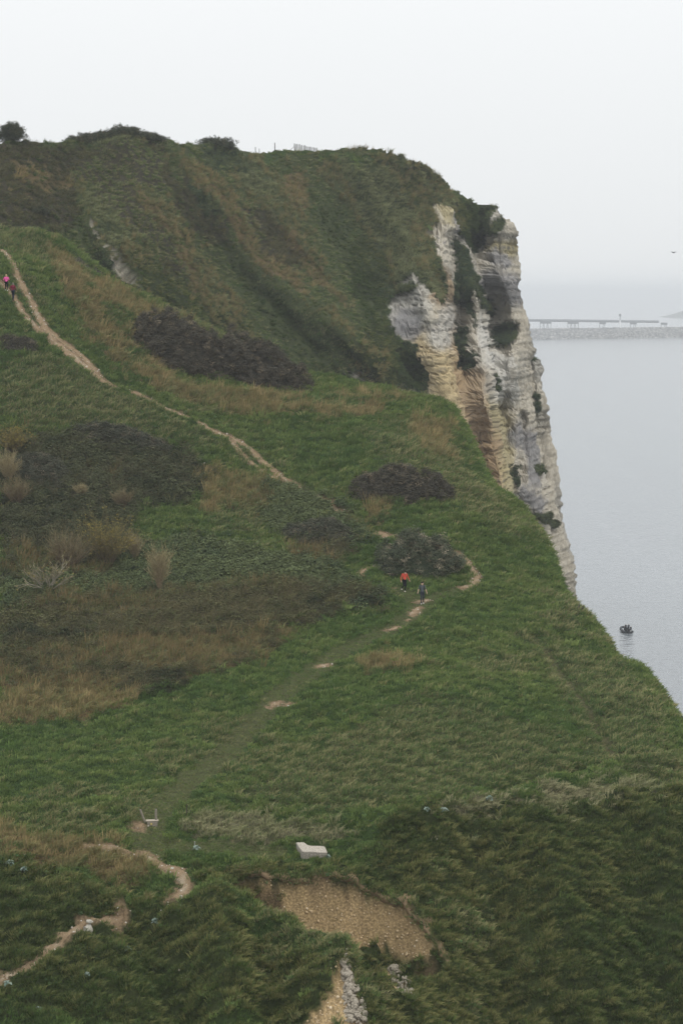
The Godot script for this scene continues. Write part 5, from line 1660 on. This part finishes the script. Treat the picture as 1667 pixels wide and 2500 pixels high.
func build_objects():
	mats.cloth = tinted(0.9, 0.2)
	for e in [[Vector2(-16.11, -199.80), 4.8, 4.8, 4.2, -0.15, 0, "dark purple brown bramble mound with a rounded top at the foot of the headland"],
	[Vector2(-9.22, -201.10), 6.6, 4.4, 3.5, -0.2, 0, "broad dark bramble thicket sloping down to the dry grass under the headland"],
	[Vector2(5.23, -173.00), 4.6, 2.4, 2.2, 0.05, 0, "low dark brown bramble patch above a tuft of bright straw grass"],
	[Vector2(6.13, -156.80), 3.6, 2.8, 3, 0, 1, "round grey green bramble bush that the path loops around"],
	[Vector2(-1.82, -164.50), 3.2, 2.2, 1, -0.5, 2, "dark green bramble mound beside the bend of the dirt path"],
	[Vector2(-30.84, -191.00), 1.9, 1.2, 0.8, 0, 0, "small dark bramble patch below the walkers on the upper path"],
	[Vector2(-19.56, -178.10), 4.4, 1.8, 1.3, 0.05, 2, "long dark bramble bank at the upper rim of the scrub"],
	[Vector2(-26.20, -170.90), 3.2, 2, 1.4, 0.1, 2, "dark bramble heap among the yellow shrubs"]]:
		bramble_bush(e[0], e[1], e[2], e[3], e[4], e[5], e[6])
	for e in [[Vector2(-21.54, -155.40), 2.8, 2.6, 0, "rounded brown leafless shrub behind the dead branches"],
	[Vector2(-18.61, -157.10), 3.4, 2.6, 1, "tall brown and yellow leafless shrub with a dark hollow under it"],
	[Vector2(-16.54, -158.50), 1.8, 0.8, 3, "slender straw coloured shrub leaning beside the tall brown shrub"],
	[Vector2(-22.42, -150.90), 2.4, 2.6, 2, "dead shrub with pale grey twisted branches and yellow lichen"],
	[Vector2(-13.90, -151.00), 2.5, 0.95, 3, "upright straw brown twiggy shrub standing alone in the scrub"],
	[Vector2(-28.52, -173.40), 2, 1.7, 1, "yellow leaved shrub highest on the scrub bank"],
	[Vector2(-28.28, -168.90), 2.2, 1.1, 3, "tall straw brown shrub between the yellow shrub and the tan shrub"],
	[Vector2(-27.11, -165.40), 2, 2, 0, "low tan leafless shrub spreading over the brambles"],
	[Vector2(-22.07, -168.70), 0.9, 0.8, 3, "small straw tuft shrub in the dark brambles"],
	[Vector2(-18.50, -167.80), 1.3, 1.2, 0, "brown twiggy shrub at the rim of the brambles"]]:
		bare_shrub(e[0], e[1], e[2], e[3], e[4])
	for e in [[[-38.86, 80.49], 2.6, 3, "dense dark thorn bush at the top of the upper path"],
	[[-36.10, 95.30], 2, 1.2, "low thorn bush in the row along the skyline hump"],
	[[-34.64, 95.43], 1.8, 1.3, "low thorn bush in the row along the skyline hump"],
	[[-33.17, 95.56], 2, 1.7, "low thorn bush in the row along the skyline hump"],
	[[-31.83, 95.68], 1.9, 1.9, "low thorn bush in the row along the skyline hump"],
	[[-30.53, 95.80], 2, 2.1, "low thorn bush in the row along the skyline hump"],
	[[-29.19, 95.94], 1.9, 1.8, "low thorn bush in the row along the skyline hump"],
	[[-27.87, 96.12], 2, 1.5, "low thorn bush in the row along the skyline hump"],
	[[-26.27, 96.37], 1.9, 1.2, "low thorn bush in the row along the skyline hump"],
	[[-19.43, 95.98], 2, 1.5, "dark bush beside the flat topped bush on the skyline"],
	[[-17.78, 96.20], 2.4, 1.7, "flat topped dark bush on the skyline near the wire fence"],
	[[-37.87, 84.79], 1.8, 1.2, "thorn bush with yellowing leaves on the scrubby hillside"]]:
		var at := Vector3(e[0][0], e[0][1] - 0.3, hz_at(e[0][0], e[0][1]))
		if e[0][1] > 93.0: at = rim_at(e[0][0]) - Vector3(0, 0.45 * e[2], 0.3)
		leafy_bush("thorn_bush", "bush", at, e[1], e[2], 3, e[3], "thorn bushes on the headland")
	leafy_bush("windswept_tree", "tree", rim_at([-43.54, 93.67][0]) - Vector3(0, 0.8, 0), 2.3, 2.8, 3, "dark round crowned tree on the landward end of the skyline", "", 0.5)
	var words = ["beside the concrete slab", "in the hollow right of the slab", "in the tan grass of the foreground", "just below the tan grass of the foreground", "beside another cabbage right of the slab", "under the turn of the lower path", "low on the foreground slope", "at the landward end of the slump scarp", "by the foot of the lower path", "lowest on the foreground slope", "above the white boulder", "on the brow of the seaward slope"]
	var spots = [Vector2(-0.71, -100.90), Vector2(5.45, -103.00), Vector2(-16.72, -98.10), Vector2(-15.87, -97.50), Vector2(4.47, -103.00), Vector2(-10.14, -91.40), Vector2(-11.66, -88.80), Vector2(-7.56, -101.50), Vector2(-15.36, -88.90), Vector2(-13.64, -87.50), Vector2(-9.02, -94.10), Vector2(7.93, -104.40)]
	for k in spots.size():
		wild_cabbage(spots[k], "blue green wild cabbage plant " + words[k])
	build_stile(Vector2(-10.08, -103.90))
	build_slab(Vector2(-1.57, -101.10))
	build_posts(Vector2(-8.38, -105.30), Vector2(-7.68, -102.00))
	build_fences(Vector3(-7.35, 96.71, -317.00), [Vector3(-13.29, 96.68, -313.00), Vector3(-12.40, 96.68, -313.00), Vector3(-10.24, 96.68, -313.00)])
	build_boulders()
	outcrop([Vector2(0.16, -88.50), Vector2(0.27, -87.90), Vector2(0.42, -87.20), Vector2(0.60, -86.50), Vector2(0.71, -86.20)], 0.62, 0.42, Color(0.46, 0.41, 0.33), "ragged pale chalk outcrop at the foot of the grassy spur")
	outcrop([Vector2(2.38, -96.30), Vector2(2.74, -95.90), Vector2(2.89, -90.00), Vector2(3.14, -88.70)], 0.4, 0.28, Color(0.40, 0.36, 0.28), "smaller grey chalk outcrop below the bare earth")
	build_boat(Vector3(63.05, 0, -437.00))
	build_harbour(Vector3(262.16, 0, -3150.61), Vector3(608.11, 0, -3351.63), Vector3(990.65, 0, -5591.58), Vector3(482.99, 0, -3478.42))
	bird("dark bird gliding over the sea with spread wings", Vector3(53.60, 81.25, -325.00), 0.5, 1.25, true)
	var b: Vector2 = Vector2(18.06, -150.20)
	bird("dark bird perched at the outermost lip of the brink", ground_point(b.x + 0.25, b.y, 0.05), 0.8, 0.35, false)
	bird("dark bird turned landward on the grassy brink", ground_point(b.x + 0.0, b.y - 0.3, 0.05), 2.2, 0.35, false)
	# walkers
	var p: Vector2 = Vector2(4.80, -150.70)
	person("person in a coral red top and black trousers walking down past the bramble bush", ground_point(p.x, p.y, 0.02), 0.35, 1.66,
		{"neck": Vector3(0.01, 1.43, 0.05), "head": Vector3(0.03, 1.54, 0.12), "look": Vector3(0.35, 0.3, 0), "el": Vector3(0.28, 1.14, 0.02), "er": Vector3(-0.27, 1.13, -0.06), "wl": Vector3(0.36, 0.92, 0.12), "wr": Vector3(-0.29, 0.89, 0.02), "kl": Vector3(0.07, 0.50, 0.12), "al": Vector3(0.02, 0.08, 0.02), "kr": Vector3(-0.05, 0.52, 0.02), "ar": Vector3(-0.13, 0.22, -0.28)},
		{"top": Color(0.50, 0.085, 0.055), "legs": Color(0.010, 0.010, 0.013), "skin": Color(0.50, 0.34, 0.26), "shoes": Color(0.62, 0.58, 0.50), "hair": Color(0.03, 0.022, 0.017), "hair_end": -0.12}, "walkers on the meadow path")
	p = Vector2(6.04, -147.90)
	person("person in a grey top with rucksack straps and dark trousers walking towards the stile", ground_point(p.x, p.y, 0.02), -0.05, 1.68,
		{"el": Vector3(0.27, 1.13, -0.03), "er": Vector3(-0.27, 1.13, -0.03), "wl": Vector3(0.34, 0.90, 0.02), "wr": Vector3(-0.33, 0.90, 0.05), "kl": Vector3(0.09, 0.50, 0.0), "al": Vector3(0.10, 0.09, -0.14), "kr": Vector3(-0.07, 0.50, 0.13), "ar": Vector3(-0.06, 0.08, 0.12)},
		{"top": Color(0.085, 0.095, 0.105), "arm": Color(0.10, 0.115, 0.105), "fore": Color(0.50, 0.34, 0.26), "legs": Color(0.035, 0.037, 0.048), "skin": Color(0.50, 0.34, 0.26), "shoes": Color(0.55, 0.54, 0.52), "hair": Color(0.035, 0.026, 0.02)}, "walkers on the meadow path")
	var pack := thing("rucksack", "black rucksack worn by the walker in grey", "bag", ground_point(p.x, p.y, 0.02), -0.05)
	var st := starter()
	block(st, Vector3(-0.14, 1.0, -0.27), Vector3(0.14, 1.40, -0.11), 0.05)
	put("pack", done(st), plain(Color(0.02, 0.021, 0.023)), pack)
	for sx in [-1, 1]:
		st = starter()
		tube(st, [Vector3(sx * 0.11, 1.34, -0.13), Vector3(sx * 0.125, 1.445, -0.02), Vector3(sx * 0.135, 1.40, 0.075), Vector3(sx * 0.14, 1.22, 0.125), Vector3(sx * 0.155, 1.08, 0.06), Vector3(sx * 0.13, 1.05, -0.14)], [0.022, 0.022, 0.022, 0.022, 0.018, 0.015], 6)
		put("strap", done(st), plain(Color(0.015, 0.016, 0.018)), pack)
	p = Vector2(-33.26, -199.50)
	person("person in a pink top and black leggings climbing the upper path", ground_point(p.x, p.y, 0.02), PI + 0.1, 1.62,
		{"el": Vector3(0.28, 1.17, -0.06), "er": Vector3(-0.28, 1.17, -0.06), "wl": Vector3(0.22, 1.04, 0.14), "wr": Vector3(-0.22, 1.04, 0.14), "kl": Vector3(0.09, 0.52, 0.10), "al": Vector3(0.10, 0.13, 0.08), "kr": Vector3(-0.09, 0.48, 0.02), "ar": Vector3(-0.10, 0.08, -0.16)},
		{"top": Color(0.62, 0.10, 0.30), "legs": Color(0.010, 0.011, 0.015), "skin": Color(0.50, 0.34, 0.27), "shoes": Color(0.62, 0.62, 0.63), "hair": Color(0.40, 0.30, 0.18)}, "walkers on the upper path")
	p = Vector2(-32.39, -198.10)
	person("person in a dark red jacket and navy trousers climbing behind the pink walker", ground_point(p.x, p.y, 0.02), PI - 0.25, 1.76,
		{"head": Vector3(0, 1.55, 0.08), "el": Vector3(0.27, 1.14, -0.08), "er": Vector3(-0.27, 1.14, -0.02), "wl": Vector3(0.26, 0.95, 0.10), "wr": Vector3(-0.30, 0.92, 0.05), "kl": Vector3(0.08, 0.50, 0.13), "al": Vector3(0.09, 0.14, 0.12), "kr": Vector3(-0.08, 0.48, -0.02), "ar": Vector3(-0.09, 0.08, -0.18)},
		{"top": Color(0.13, 0.014, 0.028), "legs": Color(0.018, 0.022, 0.035), "skin": Color(0.45, 0.31, 0.24), "shoes": Color(0.05, 0.045, 0.045), "hair": Color(0.16, 0.14, 0.12)}, "walkers on the upper path")

func _ready():
	rng.seed = 7
	noise.seed = 4
	noise.frequency = 0.01
	noise.fractal_octaves = 3
	fine.seed = 9
	fine.frequency = 0.05
	fine.fractal_octaves = 3
	# camera
	var cam := Camera3D.new()
	cam.name = "camera"
	cam.position = Vector3(0, 75, 0)
	cam.rotation_degrees.x = -6.306
	cam.fov = 28.8
	cam.near = 1.0
	cam.far = 60000.0
	add_child(cam)
	cam.make_current()
	# sky and air: an even overcast, about three times as bright overhead as at the horizon
	var sky := ProceduralSkyMaterial.new()
	sky.sky_top_color = Color(1.48, 1.495, 1.51)
	sky.sky_horizon_color = Color(0.872, 0.881, 0.885)
	sky.sky_curve = 1.5
	sky.ground_bottom_color = Color(0.5, 0.53, 0.55)
	sky.ground_horizon_color = Color(0.82, 0.85, 0.87)
	sky.sun_angle_max = 1.0
	sky.sky_energy_multiplier = 1.0
	var env := Environment.new()
	env.background_mode = Environment.BG_SKY
	env.sky = Sky.new()
	env.sky.sky_material = sky
	env.tonemap_mode = Environment.TONE_MAPPER_LINEAR
	env.tonemap_exposure = 1.12
	env.ambient_light_source = Environment.AMBIENT_SOURCE_SKY
	env.sdfgi_enabled = true
	env.ssao_enabled = true
	env.ssil_enabled = true
	env.fog_enabled = true
	env.fog_density = 0.0002
	env.fog_light_color = Color(0.90, 0.915, 0.93)
	var world := WorldEnvironment.new()
	world.name = "overcast_sky"
	world.environment = env
	add_child(world)
	# the sun behind an even overcast
	var sun := DirectionalLight3D.new()
	sun.name = "sun"
	sun.light_energy = 0.5
	sun.light_angular_distance = 25.0
	sun.light_color = Color(1.0, 0.985, 0.96)
	sun.shadow_enabled = true
	sun.rotation_degrees = Vector3(-58, 40, 0)
	add_child(sun)
	# the large structure
	plants_ready()
	build_ground()
	print("ground ", Time.get_ticks_msec())
	build_headland()
	print("headland ", Time.get_ticks_msec())
	build_sea()
	cover_ground()
	turf_lip()
	plants_done()
	print("cover ", Time.get_ticks_msec())
	build_paths()
	scatter_stones()
	build_objects()
	print("all ", Time.get_ticks_msec())

func build_sea():
	var st := SurfaceTool.new()
	st.begin(Mesh.PRIMITIVE_TRIANGLES)
	var m := StandardMaterial3D.new()
	m.albedo_color = Color(0.155, 0.174, 0.188).linear_to_srgb()
	m.roughness = 0.12
	m.metallic_specular = 0.5
	m.uv1_triplanar = true
	m.uv1_world_triplanar = true
	m.uv1_scale = Vector3.ONE * 0.03
	m.normal_enabled = true
	m.normal_texture = bump_tex(0.012, 5.0, 31, 1024)
	m.normal_scale = 1.3
	var p := PlaneMesh.new()
	p.size = Vector2(60000, 60000)
	structure("sea", p, m)
